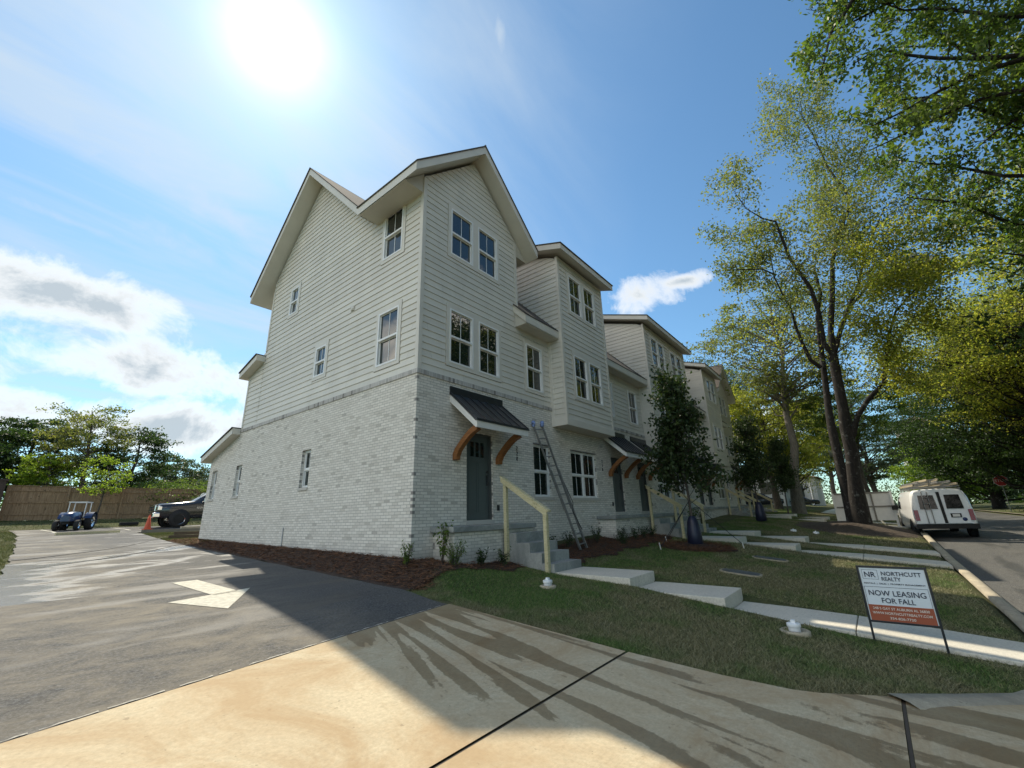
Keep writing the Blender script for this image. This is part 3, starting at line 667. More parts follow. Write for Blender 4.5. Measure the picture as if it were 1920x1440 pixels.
# canopies
def canopy(x0,x1,zb,cx0,cx1):
    zt=3.74; yf=-.90; zf=zb
    def at_(t): return (yf*t, zt+(zf-zt)*t)
    r=MB(); n=Vector((0,-(zt-zf),abs(yf))).normalized()
    a,b_=at_(0),at_(1)
    th=.02
    r.mesh([(x0-.02,0,zt),(x1+.02,0,zt),(x1+.02,yf-.02,zf-.02),(x0-.02,yf-.02,zf-.02),(x0-.02,0,zt+.035),(x1+.02,0,zt+.035),(x1+.02,yf-.03,zf+.015),(x0-.02,yf-.03,zf+.015)],[(0,1,2,3),(7,6,5,4),(0,4,5,1),(1,5,6,2),(2,6,7,3),(3,7,4,0)])
    k=6
    for i in range(k+1):
        x=x0+(x1-x0)*i/k; r.bar((x,-.02,zt+.045-.02),(x,yf-.02,zf+.03),.022,.045,(0,-.7,.7))
    r.box(x0-.02,x1+.02,-.035,-.002,zt-.02,zt+.20)
    r.box(x0-.02,x1+.02,yf-.045,yf-.025,zf-.02,zf+.03)
    o=r.build('canopy',METALROOF,TH)
    f=MB(); f.box(x0,x1,yf-.018,yf+.03,zf-.175,zf-.022)
    for x in (x0,x1-.035): f.mesh([(xx,y,z) for xx in (x,x+.035) for y,z in ((-.0,zt-.003),(-.0,zt-.20),(yf+.03,zf-.17),(yf+.03,zf-.015))],[(3,2,1,0),(4,5,6,7),(0,1,5,4),(1,2,6,5),(2,3,7,6),(3,0,4,7)])
    f.mesh([(x0+.035,-.0,zt-.06),(x1-.035,-.0,zt-.06),(x1-.035,yf+.03,zf-.06),(x0+.035,yf+.03,zf-.06)],[(0,1,2,3)])
    f.build('canopy_board',WHITEP,o)
    for cx in (cx0,cx1):
        b=MB(); pts=[(-.0,zb-.80),(-.0,zb-.56),(-.12,zb-.36),(-.30,zb-.20),(-.48,zb-.06),(-.66,zb-.06),(-.80,zb-.10),(-.80,zb-.20),(-.66,zb-.235),(-.46,zb-.33),(-.30,zb-.47),(-.185,zb-.63),(-.15,zb-.80)]
        pts=[(-.002,zb-.82),(-.002,zb-.50),(-.12,zb-.30),(-.30,zb-.12),(-.46,zb-.03),(-.80,zb-.10),(-.80,zb-.18),(-.62,zb-.215),(-.46,zb-.29),(-.32,zb-.41),(-.215,zb-.56),(-.17,zb-.70),(-.16,zb-.82)]
        # concave polygon: build as a strip between back and front curves
        back=[(-.002,zb-.84),(-.002,zb-.70),(-.08,zb-.57),(-.22,zb-.43),(-.38,zb-.29),(-.55,zb-.17),(-.74,zb-.08)]
        frt=[(-.13,zb-.84),(-.14,zb-.75),(-.20,zb-.645),(-.32,zb-.52),(-.47,zb-.39),(-.63,zb-.28),(-.83,zb-.20)]
        w=.07
        vs=[];m=len(back)
        for (y,z),(y2,z2) in zip(back,frt): vs+= [(cx-w,y,z),(cx+w,y,z),(cx+w,y2,z2),(cx-w,y2,z2)]
        fs=[]
        for i in range(m-1):
            p,q=i*4,(i+1)*4
            fs+=[(p+j,p+(j+1)%4,q+(j+1)%4,q+j) for j in range(4)]
        fs+=[(3,2,1,0),(4*m-4,4*m-3,4*m-2,4*m-1)]
        b.mesh(vs,fs); b.build('bracket',CEDAR,o,.006)
canopy(1.05,3.03,2.95,1.22,2.80); canopy(9.12,11.08,2.95,9.4,10.8); canopy(11.70,13.60,2.95,11.95,13.3); canopy(20.1,22.0,2.95,20.35,21.75); canopy(22.02,23.9,2.95,22.15,23.5); canopy(29.4,31.3,2.95,29.65,31.05)
# lettering
def text(s,size,M,name,mat_,parent,ext=.004,align='CENTER',off=0,sx=1,space=1.0):
    cu=bpy.data.curves.new(name,'FONT'); cu.body=s; cu.size=size; cu.extrude=ext; cu.align_x=align; cu.align_y='CENTER'; cu.offset=off; cu.space_character=space; cu.resolution_u=3
    t=bpy.data.objects.new(name,cu); COL.objects.link(t); bpy.context.view_layer.update()
    me=bpy.data.meshes.new_from_object(t.evaluated_get(bpy.context.evaluated_depsgraph_get())); bpy.data.objects.remove(t); 
    me.name=name; me.materials.clear(); me.materials.append(mat_); me.transform(M@Matrix.Diagonal((sx,1,1,1)))
    o=bpy.data.objects.new(name,me); COL.objects.link(o)
    if parent is not None: o.parent=parent
    return o
FRONT=Matrix(((1,0,0,0),(0,0,-1,0),(0,1,0,0),(0,0,0,1)))
for num,x,z in (('220',3.67,2.48),('218',8.87,2.49)):
    m_=Matrix.Translation((x,-.010,z))@FRONT
    vs=[]
    o=MB()
    for k,ch in enumerate(num):
        t=text(ch,.165,Matrix.Translation((x,-.010,z+.15-.15*k))@FRONT,'house_number',BLACKM,TH,.006)
        t['label']='black house number digit %s'%ch

# ------------------------------------------------------------------ stoops
def stoop(name,px0,px1,py,ptop,steps,label,rails=True):
    s=empty(name,(0,0,0),label=label,cat='steps',group='entry steps along the row')
    m=MB(); m.box(px0,px1,-py,-.003,ptop-.115,ptop); m.build('landing',CONC,s,.008)
    m=MB(); uv=lambda a,b,c,e:[(a,c),(b,c),(b,e),(a,e)]
    zlo=-.7+rise(px0); zt=ptop-.115
    x0,x1,y0=px0+.10,px1-.05,-py+.08
    m.face([(x0,y0,zlo),(x1,y0,zlo),(x1,y0,zt),(x0,y0,zt)],uv(.3,.3+x1-x0,zlo,zt)); m.face([(x0,-.003,zlo),(x0,y0,zlo),(x0,y0,zt),(x0,-.003,zt)],uv(0,py,zlo,zt)); m.face([(x1,y0,zlo),(x1,-.003,zlo),(x1,-.003,zt),(x1,y0,zt)],uv(0,py,zlo,zt))
    m.build('brick_base',BRICK,s)
    for (sx0,sx1) in steps:
        base=lawn((sx0+sx1)/2,-2.1)-.05; nr=5; rz=(ptop-(base+.0))/nr
        ys=[-py+.0,-1.05,-1.43,-1.75,-2.07]
        m=MB(); pts=[(-py+.02,base-.3)]
        prof=[]
        y=-py+.0
        pts=[(-py+.003,base-.35),(-py+.003,ptop-rz)]
        for k in range(1,5):
            pts+=[(ys[k],ptop-rz*k),(ys[k],ptop-rz*(k+1) if k<4 else base-.35)]
        # treads as a stepped side profile, triangulated in slices
        for k in range(1,5):
            ya,yb=(-py-.002 if k==1 else ys[k-1]),ys[k]
            m.box(sx0,sx1,yb,ya,base-.35,ptop-rz*k)
        o=m.build('flight',CONC,s)
        if rails:
            r=MB(); xa=sx0-.005
            za=H(sx0,-.7) ; zb_=lawn(sx0,-1.92)-.1
            r.box(xa-.09,xa-.002,-py-.09,-py-.003,-.45+rise(sx0),ptop+1.06); p1=r.build('rail_post',PINE,s)
            r=MB(); r.box(xa-.09,xa-.002,-1.98,-1.89,zb_-.2,ptop+.20); r.build('rail_post',PINE,s)
            r=MB(); r.mesh([(x,y,z) for x in (xa-.128,xa-.091) for y,z in ((-py+.04,ptop+.98),(-py+.04,ptop+1.115),(-2.02,ptop+.27),(-2.02,ptop+.135))],[(0,1,2,3),(7,6,5,4),(0,4,5,1),(1,5,6,2),(2,6,7,3),(3,7,4,0)])
            r.mesh([(x,y,z) for x in (xa-.135,xa-.0) for y,z in ((-py+.06,ptop+1.09),(-py+.06,ptop+1.127),(-2.06,ptop+.28),(-2.06,ptop+.243))],[(0,1,2,3),(7,6,5,4),(0,4,5,1),(1,5,6,2),(2,6,7,3),(3,7,4,0)])
            r.build('handrail',PINE,s)
    return s
stoop('entry_steps',.5,3.45,.75,.595,[(2.22,3.35)],'nearest concrete entry steps with brick base and raw pine rail, below number 220')
stoop('entry_steps',8.1,15.4,.75,.685,[(11.2,12.4),(13.95,15.15)],'wide shared concrete landing with two stair flights, behind the young maple')
stoop('entry_steps',18.6,27.9,.75,.92,[(23.6,24.8),(26.2,27.4)],'far shared landing with two stair flights, past the young maple',True)
stoop('entry_steps',29.3,31.9,.75,1.03,[(31.0,31.9)],'farthest concrete entry steps at the end of the row')
# stepping path slabs down the lawn
def path(x0,x1,slabs,name='path'):
    for k,(ya,yb,zt,sl) in enumerate(slabs):
        m=MB(); zt2=zt-sl
        m.mesh([(x,y,z) for x in (x0,x1) for y,z in ((ya,zt-.32),(ya,zt),(yb,zt2),(yb,zt2-.32))],[(0,1,2,3),(7,6,5,4),(0,4,5,1),(1,5,6,2),(2,6,7,3),(3,7,4,0)])
        o=m.build(name,SLAB,None,.012); tag(o,kind='structure')
path(2.22,3.42,[(-2.075,-3.78,-.405,.01),(-3.79,-5.43,-.615,.01),(-5.44,-7.10,-.84,.075),(-7.112,-9.0,-.916,.16)])
for sx0 in (11.2,13.95,23.6,26.2):
    r_=rise(sx0+.6); path(sx0,sx0+1.2,[(-2.08,-3.78,-.405+r_,.01),(-3.79,-5.43,-.615+r_,.01),(-5.44,-7.10,-.84+r_,.075),(-7.112,-9.0,-.916+r_,.16)])
d=MB(); d.mesh([(x,y,lawn(x,y)+.03) for y in (-4.6,-5.8) for x in (33,38,46,56,75)],[(i,i+1,i+6,i+5) for i in range(4)]); tag(d.build('path',SLAB),kind='structure')

# ------------------------------------------------------------------ foliage
def quads(centers,Ls,Ws,up=.25,droop=0.):
    """diamond leaves at random attitudes"""
    n=len(centers)
    a=npr.normal(size=(n,3)); a[:,2]-=droop; a/=np.linalg.norm(a,axis=1)[:,None]
    t=npr.normal(size=(n,3)); t[:,2]+=up*3; b=np.cross(a,t); b/=np.linalg.norm(b,axis=1)[:,None]+1e-9
    Ls=np.broadcast_to(Ls,(n,))[:,None]; Ws=np.broadcast_to(Ws,(n,))[:,None]
    V=np.stack([centers-a*Ls*.5,centers+b*Ws*.5-a*Ls*.05,centers+a*Ls*.5,centers-b*Ws*.5-a*Ls*.05],1).reshape(-1,3)
    return V,np.arange(4*n).reshape(n,4)
def leaves(name,centers,L_,W_,m,parent,up=.25,droop=0.):
    V,F=quads(np.asarray(centers),L_,W_,up,droop); return np_mesh(name,V,F,m,parent)
G_DARK=m_leaf('dark leaves',[(0.018, 0.038, 0.013), (0.028, 0.056, 0.017), (0.042, 0.078, 0.022), (0.052, 0.088, 0.025)],.4)
G_MID=m_leaf('green leaves',[(0.05, 0.1, 0.022), (0.075, 0.135, 0.028), (0.11, 0.175, 0.035), (0.14, 0.17, 0.045)],.5,1.6)
G_YEL=m_leaf('yellowing leaves',[(.09,.125,.025),(.135,.165,.034),(.195,.20,.042),(.25,.225,.05),(.19,.195,.042)],.62,2.3)
G_OAK=m_leaf('thin summer leaves',[(.075,.112,.038),(.11,.145,.048),(.15,.172,.058),(.19,.182,.062)],.55,1.8)
G_GREY=m_leaf('grey green leaves',[(0.053,0.080,0.048),(0.075,0.109,0.063),(0.098,0.136,0.075)],.35)
G_MAPLE=m_leaf('maple leaves',[(0.021,0.043,0.015),(0.032,0.060,0.020),(0.044,0.073,0.024),(0.052,0.077,0.024)],.3)
G_LIME=m_leaf('lime leaves',[(0.096,0.143,0.020),(0.132,0.182,0.028),(0.168,0.221,0.035)],.62,2.3)
def tree(name,loc,h,cr,m,bark,label,trunk_r=.2,base=.3,clumps=60,per=160,leaf=(.16,.09),spread=.55,flat=.8,seed=1,lean=(0,0),group=None,gap=.25,cat='tree',pitch=None):
    """tapered trunk, limbs to every leaf clump, uneven crown"""
    r_=np.random.default_rng(seed); root=empty(name,loc,label=label,cat=cat,group=group)
    tb=MB(); top=np.array([lean[0],lean[1],h*.93]); n=7; ctrl=[np.array([0,0,-.3])]
    for i in range(1,n+1):
        t=i/n; ctrl.append(np.array([lean[0]*t,lean[1]*t,h*.93*t])+np.append(r_.normal(0,h*.012,2),0))
    rad=[trunk_r*1.35]+[trunk_r*(1-.88*(i/n)**.9) for i in range(1,n+1)]
    tb.tube(ctrl,rad,8)
    cen=[]
    zc=h*(base+(1-base)*.5); hz=h*(1-base)*.5
    k=0
    while len(cen)<clumps and k<clumps*40:
        k+=1
        p=r_.normal(size=3); p/=np.linalg.norm(p); rr=r_.uniform(.35,1)**.6
        q=p*rr*np.array([cr,cr,hz]); 
        if q[2]<0: q[:2]*=(1-.35*(-q[2]/hz))
        w=.5+.5*math.sin(q[0]*1.3+seed)*math.cos(q[1]*1.1+seed*2)*math.sin(q[2]*.9+seed*3)
        if w<gap: continue
        cen.append(np.array([q[0]+lean[0]*.7,q[1]+lean[1]*.7,zc+q[2]]))
    pts=[]
    for c in cen:
        hh=max(h*base*.55,min(c[2]-.35*np.linalg.norm(c[:2]-np.array(lean)*.7)-.05*h,h*.88)); t=hh/(h*.93); i=min(n-1,int(t*n)); f=t*n-i
        a=ctrl[i]+(ctrl[i+1]-ctrl[i])*f if i>0 else np.array([lean[0]*t,lean[1]*t,hh])
        mid=(a+c)/2+r_.normal(0,.06*cr,3)+np.array([0,0,-.04*cr])
        r0=max(.012,trunk_r*.30*(1-t*.7)); tb.tube([a,mid,c],[r0,r0*.6,.008],5,cap=False)
        nn=int(per*r_.uniform(.6,1.4)); s=spread*cr*.32*r_.uniform(.7,1.3)
        # a clump is several drooping sprays, not a ball
        for _ in range(9):
            d=r_.normal(0,s*.85,3)*np.array([1,1,flat*.6]); e=c+d
            tb.tube([c,e],[.008,.004],3,cap=False)
            pts.append(e+r_.normal(0,s*.34,(max(2,nn//9),3))*np.array([1,1,flat*.55]))
    tb.build('trunk',bark,root); P=np.concatenate(pts)
    sz=r_.uniform(.6,1.2,len(P)); leaves('crown',P,leaf[0]*sz,leaf[1]*sz,m,root); return root
def twigs(mb,poly,rads,r_,anch,lvl,length,step,start=.2,upb=.3,side=1.,bias=None,tap=.35):
    pts=[np.array(p,float) for p in poly]
    seg=[np.linalg.norm(b-a) for a,b in zip(pts,pts[1:])]; tot=sum(seg); s=start*tot
    while s<tot:
        acc=0
        for i,l_ in enumerate(seg):
            if acc+l_>=s: break
            acc+=l_
        f=(s-acc)/max(l_,1e-6); p=pts[i]+(pts[i+1]-pts[i])*f; t=(pts[i+1]-pts[i])/max(l_,1e-6)
        d=r_.normal(size=3); d-=t*d.dot(t); d/=np.linalg.norm(d); d=d*side+t*.6; d[2]+=upb
        if bias is not None: d+=np.array(bias)
        d/=np.linalg.norm(d)
        ln=length*r_.uniform(.5,1.25)*(1-tap*s/tot); q=[p]; 
        for k in range(3):
            d=d+r_.normal(0,.28,3); d/=np.linalg.norm(d); q.append(q[-1]+d*ln/3)
        r0=max(.009,min(.05,(rads[min(i,len(rads)-1)])*.35)); mb.tube(q,[r0,r0*.7,r0*.45,.005],4,cap=False)
        if lvl>0: twigs(mb,q,[r0,r0*.7,r0*.5],r_,anch,lvl-1,length*.5,step*.55,.25,upb*.6,side,bias)
        else: anch+= [q[1],q[2],q[3],(q[2]+q[3])/2]
        s+=step*r_.uniform(.6,1.4)
# the big two-stemmed tree on the verge, limbs as they grow
A1=[(20.9,-6.83,-.2),(20.99,-6.77,1.74),(21.1,-6.79,3.17),(21.2,-6.81,4.67),(21.3,-6.85,5.4),(21.4,-6.95,6.46),(21.5,-7.12,8.12),(21.61,-7.27,9.86),(21.71,-7.38,10.86),(21.81,-7.8,12.2),(21.91,-7.8,13.85)]
A2=[(20.7,-7.04,-.2),(20.66,-7.2,1.9),(20.61,-7.36,3.27),(20.56,-7.38,4.5),(20.51,-7.46,5.15),(20.46,-7.56,7.29),(20.41,-7.63,8.16)]
LA=[(20.41,-7.63,8.16),(20.02,-7.39,8.75),(19.63,-7.51,10.27),(19.24,-7.44,11.57),(18.84,-6.92,13.28),(18.45,-6.77,14.68),(18.06,-6.71,15.33),(17.64,-6.19,15.56),(17.21,-5.59,16.25),(16.78,-5.22,17.49)]
LB=[(20.41,-7.63,8.16),(20.64,-7.8,9.58),(20.86,-8.24,11.45),(21.07,-8.62,13.43),(21.28,-9.17,15.08),(21.69,-9.87,16.38),(21.89,-10.16,17.47),(22.16,-9.66,20.08),(22.4,-9.45,22.95),(22.64,-9.22,24.67),(22.85,-9.46,27.23)]
LC=[(20.41,-7.73,8.32),(20.9,-8.2,9.54),(21.39,-8.81,10.86),(21.85,-9.5,12.19),(22.31,-10.08,13.92),(22.75,-10.68,15.06),(23.15,-11.55,16.72),(23.52,-12.48,17.34)]
LD=[(21.49,-8.8,10.81),(20.22,-9.82,11.36),(18.92,-10.73,11.32),(17.67,-11.05,10.67)]
LE=[(21.84,-9.7,12.61),(21.05,-10.89,12.64),(20.26,-11.74,12.12),(19.5,-12.24,11.52)]
LR=[(20.71,-7.4,3.6),(20.3,-7.93,4.87),(19.87,-8.53,5.59),(19.43,-9.18,6.09),(18.99,-9.52,7.27),(18.56,-9.77,8.05),(18.11,-10.17,8.9),(17.64,-10.61,9.21),(17.15,-11.15,9.59)]
LL=[(21.2,-6.98,7.84),(20.9,-6.64,8.27),(20.61,-6.47,9.19),(20.32,-6.37,10.1),(20.03,-6.38,10.79),(19.73,-6.2,11.74),(19.43,-5.99,12.92),(19.15,-6.08,14.32),(18.86,-6.14,15.98)]
L2=[(19.56,-6.07,13.05),(18.42,-5.62,13.07),(17.18,-4.39,12.95)]
ro=np.random.default_rng(5)
big=empty('street_tree',(20.8,-6.95,-.15),label='tall dark-barked tree with two stems on the verge beside the white board',cat='tree')
def off(P): return [(x-20.8,y+6.95,z+.15) for x,y,z in P]
tk=MB(); an=[]; an_y=[]
for P,ra,rb,ln,stp,tgt in ((A1,.24,.06,3.4,.95,an),(A2,.30,.20,0,0,None),(LA,.13,.008,3.6,.8,an),(LB,.15,.008,4.4,.8,an),(LC,.13,.008,4.6,.8,an),(LD,.07,.012,2.6,.8,an_y),(LE,.065,.012,2.6,.8,an_y),(LR,.14,.015,2.4,.75,an_y),(LL,.11,.008,3.4,.9,an),(L2,.05,.02,1.8,.5,an)):
    P=off(P); rads=[ra+(rb-ra)*i/(len(P)-1) for i in range(len(P))]
    if P[0][2]<.2: rads[0]=ra*1.45
    tk.tube(P,rads,10)
    if tgt is not None: twigs(tk,P,rads,ro,tgt,2,ln,stp,.5 if P[0][2]<.2 else .28,.35)
low=[]   # low yellow sprays round the fork
for c in ((18.2,-5.3,9.3),(17.4,-5.0,10.2),(19.0,-5.6,8.7),(17.6,-9.7,7.4),(17.0,-10.6,8.2),(18.3,-9.2,6.6),(19.6,-8.7,8.8),(20.3,-9.3,7.8),(18.6,-10.4,9.6)):
    o_=off([c])[0]; tk.tube([off([(20.5,-7.5,8)])[0] if c[2]>8.5 else off([(19.2,-9.35,6.8)])[0],o_],[.03,.01],4,cap=False)
    low.append(np.array(o_)+ro.normal(0,.70,(150,3))*np.array([1,1,.55]))
tk.build('trunk',BARKD,big)
P=np.concatenate([np.array(a)+ro.normal(0,.24,(max(2,int(36000/len(an))),3)) for a in an]); leaves('crown',P,.165*ro.uniform(.5,1.35,len(P)),.095,G_OAK,big)
P=np.concatenate([np.array(a)+ro.normal(0,.34,(max(3,int(20000/len(an_y))),3)) for a in an_y]+low); leaves('crown',P,.13*ro.uniform(.6,1.3,len(P)),.075,G_YEL,big)['label']='yellow-green lower sprays'
# tree across the street whose limbs reach over from the right
TX,TY=10.5,-19.0; tz=H(TX,TY)
ov=empty('overhanging_tree',(TX,TY,tz),label='leafy limbs reaching in from the upper right, high above the street',cat='tree')
def of2(P): return [(x-TX,y-TY,z-tz) for x,y,z in P]
tk=MB(); an=[]
tk.tube([(0,0,-.4),(-.1,.3,3),(-.4,.9,6.5),(-.6,1.4,10),(-.6,1.6,14),(-.3,1.5,19)],[.62,.46,.40,.3,.18,.03],10)
MM=[[(9.9,-17.6,8.5),(8.6,-15.6,8.4),(7.0,-13.6,8.4),(6.05,-12.31,8.67),(6.03,-11.88,8.95),(6.02,-11.38,9.14),(5.99,-10.86,9.14),(5.96,-10.29,9.05),(5.88,-9.83,8.97),(5.79,-9.35,8.87)],
[(9.9,-17.6,8.0),(8.4,-15,8.0),(6.09,-12.21,8.28),(6.55,-11.9,8.71),(7.0,-11.58,8.85),(7.41,-11.37,8.88)],
[(9.9,-17.5,9.3),(8.0,-15,9.3),(5.97,-12.51,9.5),(5.97,-11.52,9.75),(5.76,-11.08,9.62),(5.53,-10.67,9.43),(5.29,-10.22,9.19),(5.04,-9.8,8.95),(4.78,-9.33,8.75)],
[(9.9,-17.5,9.8),(8.0,-15,9.7),(6.04,-12.33,9.59),(5.8,-11.54,9.89),(5.49,-10.8,10.23),(5.11,-10.27,10.41),(4.69,-9.85,10.53),(4.28,-9.33,10.11)],
[(9.9,-17.4,11.5),(7.2,-14,12.6),(4.9,-11.2,13.0),(4.62,-9.71,12.14),(4.56,-9.45,11.78),(4.5,-9.16,11.45),(4.43,-8.95,10.86),(4.35,-8.76,10.33)],
[(9.9,-17.4,10.6),(7.6,-14.6,10.0),(5.46,-12.45,9.9),(5.44,-11.95,10.32),(5.37,-11.56,10.73),(5.32,-11.05,11.35),(5.25,-10.56,11.7),(5.12,-10.21,12.19)],
[(9.9,-17.4,11),(7.0,-14,11.6),(5.14,-11.9,11.78),(5.14,-10.16,12.67),(4.78,-9.34,12.57),(4.5,-9.1,12.53)],
[(9.9,-17.5,10.2),(9,-15,11),(8.2,-13,11.6),(7.6,-11.6,12.2),(7.0,-10.6,12.4)],[(9.9,-17.5,9),(10,-15,10),(9.4,-13,10.6),(8.8,-12,11.4)],
[(9.9,-17.5,8.0),(8.08, -12.58, 7.76),(8.01, -11.7, 8.25),(7.87, -10.92, 8.95),(7.71, -10.02, 9.57)],
[(9.9,-17.5,8.0),(10.05, -13.0, 7.4),(9.82, -12.04, 7.75),(9.51, -11.23, 8.68),(9.2, -10.22, 9.22)],
[(9.9,-17.5,8.0),(7.06, -12.48, 8.22),(6.79, -11.7, 9.01),(6.51, -10.86, 10.03),(6.2, -9.94, 10.3)],
[(9.9,-17.5,8.6),(6.98, -12.67, 9.04),(6.67, -12.08, 9.99),(6.36, -11.42, 10.92),(6.01, -10.79, 12.38)],
[(9.9,-17.5,9.6),(6.34, -12.92, 9.97),(6.23, -12.54, 10.85),(6.06, -12.3, 11.9)],
[(9.9,-17.5,8.0),(10.14, -12.74, 6.33),(9.81, -12.07, 6.76),(9.48, -11.34, 7.08)],
[(9.9,-17.5,11.0),(5.53, -12.28, 11.54),(5.38, -11.19, 12.24),(5.19, -9.91, 12.09),(4.8, -9.23, 11.76)]]
for P in MM:
    P=of2(P); rads=[.062*(1-.9*i/(len(P)-1))+.006 for i in range(len(P))]; tk.tube(P,rads,7,cap=False)
    twigs(tk,P,rads,ro,an,1,1.15,.30,.42,.05)
tk.build('trunk',BARKD,ov)
P=np.concatenate([np.array(a)+ro.normal(0,.11,(8,3)) for a in an]+[ro.normal(0,1,(380,3))*np.array([.8,.8,.5])+c for c in ro.normal(0,1,(12,3))*np.array([3.2,2.8,2.6])+np.array([1.2,-1.5,14.5])]); 
leaves('crown',P,.125*ro.uniform(.5,1.35,len(P)),.064,G_MID,ov,droop=.4)
# young maple in the lawn with its guy straps and watering bag
mx,my=8.95,-3.0; mz=lawn(mx,my)
rm=np.random.default_rng(3); mp=empty('young_maple',(mx,my,mz),label='young dark-leaved maple staked in the front lawn before the entry steps',cat='tree')
tk=MB(); trk=[(0,0,-.1),(.03,.02,.8),(.05,.03,1.6),(.03,.06,2.6),(.0,.02,3.7),(.02,0,4.7),(.0,0,5.3)]; tk.tube(trk,[.06,.048,.044,.036,.025,.013,.005],8); an=[]
twigs(tk,trk,[.04]*7,rm,an,1,1.75,.10,.27,.9,.8,None,.62)
tk.build('trunk',BARKM,mp)
P=np.concatenate([np.array(a)+rm.normal(0,.10,(4,3)) for a in an if a[2]>1.3]); leaves('crown',P,.14*rm.uniform(.6,1.25,len(P)),.095,G_MAPLE,mp,droop=.8)
bm=MB(); bm.lathe([(.19,0),(.235,.05),(.225,.35),(.17,.72),(.10,.88),(.07,.9)],(0,0,0),'z',16)
for k in range(5): th=k*1.26; bm.bar((.225*math.cos(th),.225*math.sin(th),.06),(.12*math.cos(th),.12*math.sin(th),.85),.02,.012)
bag=bm.build('watering_bag',simple('dark blue tree bag',(.012,.016,.042),.45,var=.3,sc=4)); bag.location=(mx,my,mz+.02); tag(bag,'dark blue watering bag zipped round the foot of the young maple','watering bag')
bag2=bag.copy(); COL.objects.link(bag2); bag2.location=(20.2,-3.0,lawn(20.2,-3)+.02); bag2.scale=(1.1,1.1,1.05); tag(bag2,'black watering bag round the farther young tree by the steps','watering bag')
for sx,sy,lab in ((7.72,-2.35,'black guy strap from maple trunk down to peg left of the mulch ring'),(9.9,-4.2,'black guy strap from maple trunk down to peg right of the mulch ring'),(9.5,-1.9,'black guy strap from maple trunk down to peg behind the trunk')):
    s=MB(); s.tube([(mx,my,mz+1.42),(sx,sy,lawn(sx,sy)+.06)],.011,5); o=s.build('guy_strap',BLACKM); tag(o,lab,'strap',group='guy straps of the young maple')
    p=MB(); p.tube([(sx-.05,sy,lawn(sx,sy)-.1),(sx-.1,sy+.02,lawn(sx,sy)+.16)],.018,6); p.build('peg',WHITEP,o)
mp.scale=(.97,.97,.95); t2=copy_tree(mp); t2.location=(20.2,-3.0,lawn(20.2,-3)); t2.scale=(.85,.85,.9); t2.rotation_euler.z=2; tag(t2,'second young tree near the far entry steps, beyond the maple','tree')
t3=copy_tree(mp); t3.location=(27.5,-3.3,lawn(27.5,-3.3)); t3.rotation_euler.z=4; t3.scale=(.8,.8,.8); tag(t3,'farthest young tree of the lawn, in front of the pale trunk','tree')

# generic trees: prototypes first, copies after
fg='trees behind the parking fence'
def zg(x,y): return H(x,y)-.05
tree('shade_tree',(-3.6,40,zg(-3.6,40)),7.5,3.9,G_DARK,BARKM,'dark spreading tree behind the fence, second from the left edge',.28,.25,70,340,(.22,.11),.6,.5,21,group=fg)
tree('shade_tree',(-8.2,38,zg(-8,38)),5.6,4.0,G_DARK,BARKM,'low dark tree at the far left edge behind the fence',.25,.1,60,380,(.22,.11),.65,.7,22,group=fg)
tree('loose_tree',(-.9,35,zg(-1,35)),8.3,2.5,G_OAK,BARKM,'tallest loose tree behind the fence with sky showing through its crown',.2,.3,52,150,(.17,.09),.6,.8,23,(-.5,.3),group=fg,gap=.35)
tree('loose_tree',(1.3,36,zg(2,36)),7.0,2.6,G_DARK,BARKM,'broad green tree behind the fence, right of the tallest one',.22,.1,66,240,(.18,.10),.6,.8,24,(.6,0),group=fg)
tree('lime_tree',(-2.9,34,zg(-3,34)),4.4,1.6,G_LIME,BARKM,'light lime-green tree behind the fence',.12,.25,36,240,(.15,.09),.6,.8,25,group=fg)
tree('grey_tree',(5.6,41,zg(6,41)),5.6,3.0,G_GREY,BARKM,'grey-green hazy tree behind the fence near the house corner',.2,.05,70,300,(.19,.09),.6,.7,26,group=fg)
tree('grey_tree',(10,46,zg(10,46)),4.6,4.5,G_DARK,BARKM,'dark low tree behind the house corner',.2,.05,60,260,(.22,.11),.6,.7,27,group=fg)
tree('lime_tree',(-.9,27.6,zg(-.9,27.6)),4.0,1.15,G_LIME,BARKM,'small yellow-green sapling in front of the wooden fence',.06,.3,30,90,(.12,.075),.6,.9,28,group=None)
tree('hedge_bush',(3.6,32,zg(3.6,32)),2.7,3.2,G_MID,BARKM,'rounded green bush showing above the fence beside the house corner',.1,.0,90,200,(.13,.07),.6,.6,29,cat='bush',gap=.05)
# verge and street trees further along
tree('verge_tree',(30.2,-3.6,zg(30.2,-3.6)),17.5,5.2,G_OAK,BARKP,'pale-trunked tall tree forking above the end of the row',.36,.42,95,240,(.20,.11),.55,.55,31,(.6,-1.2),gap=.32)
tree('verge_tree',(37,-1.5,zg(37,-1.5)),11.5,4.5,G_YEL,BARKM,'sunlit yellow-green tree just past the end of the row',.3,.2,110,330,(.17,.10),.55,.7,32)
tree('verge_tree',(47,4.5,zg(47,4)),17,7,G_GREY,BARKM,'grey-green tall tree rising behind the end of the row',.4,.25,120,280,(.22,.12),.55,.7,33)
tree('verge_tree',(42,14,zg(42,14)),23,6,G_DARK,BARKM,'dark treetop showing over the roofs of the row',.4,.45,80,240,(.22,.12),.55,.7,34)
tree('street_shade_tree',(40,-18.5,zg(40,-18.5)),17.5,7.6,G_YEL,BARKD,'tall yellow-leaved tree across the street, over the parked van',.45,.32,200,360,(.18,.10),.5,.5,35)
tree('street_shade_tree',(47,-19.5,zg(47,-19.5)),17,7.5,G_DARK,BARKD,'dense dark green tree across the street, reaching to the far kerb',.5,.03,230,520,(.20,.11),.5,.7,36,gap=.05)
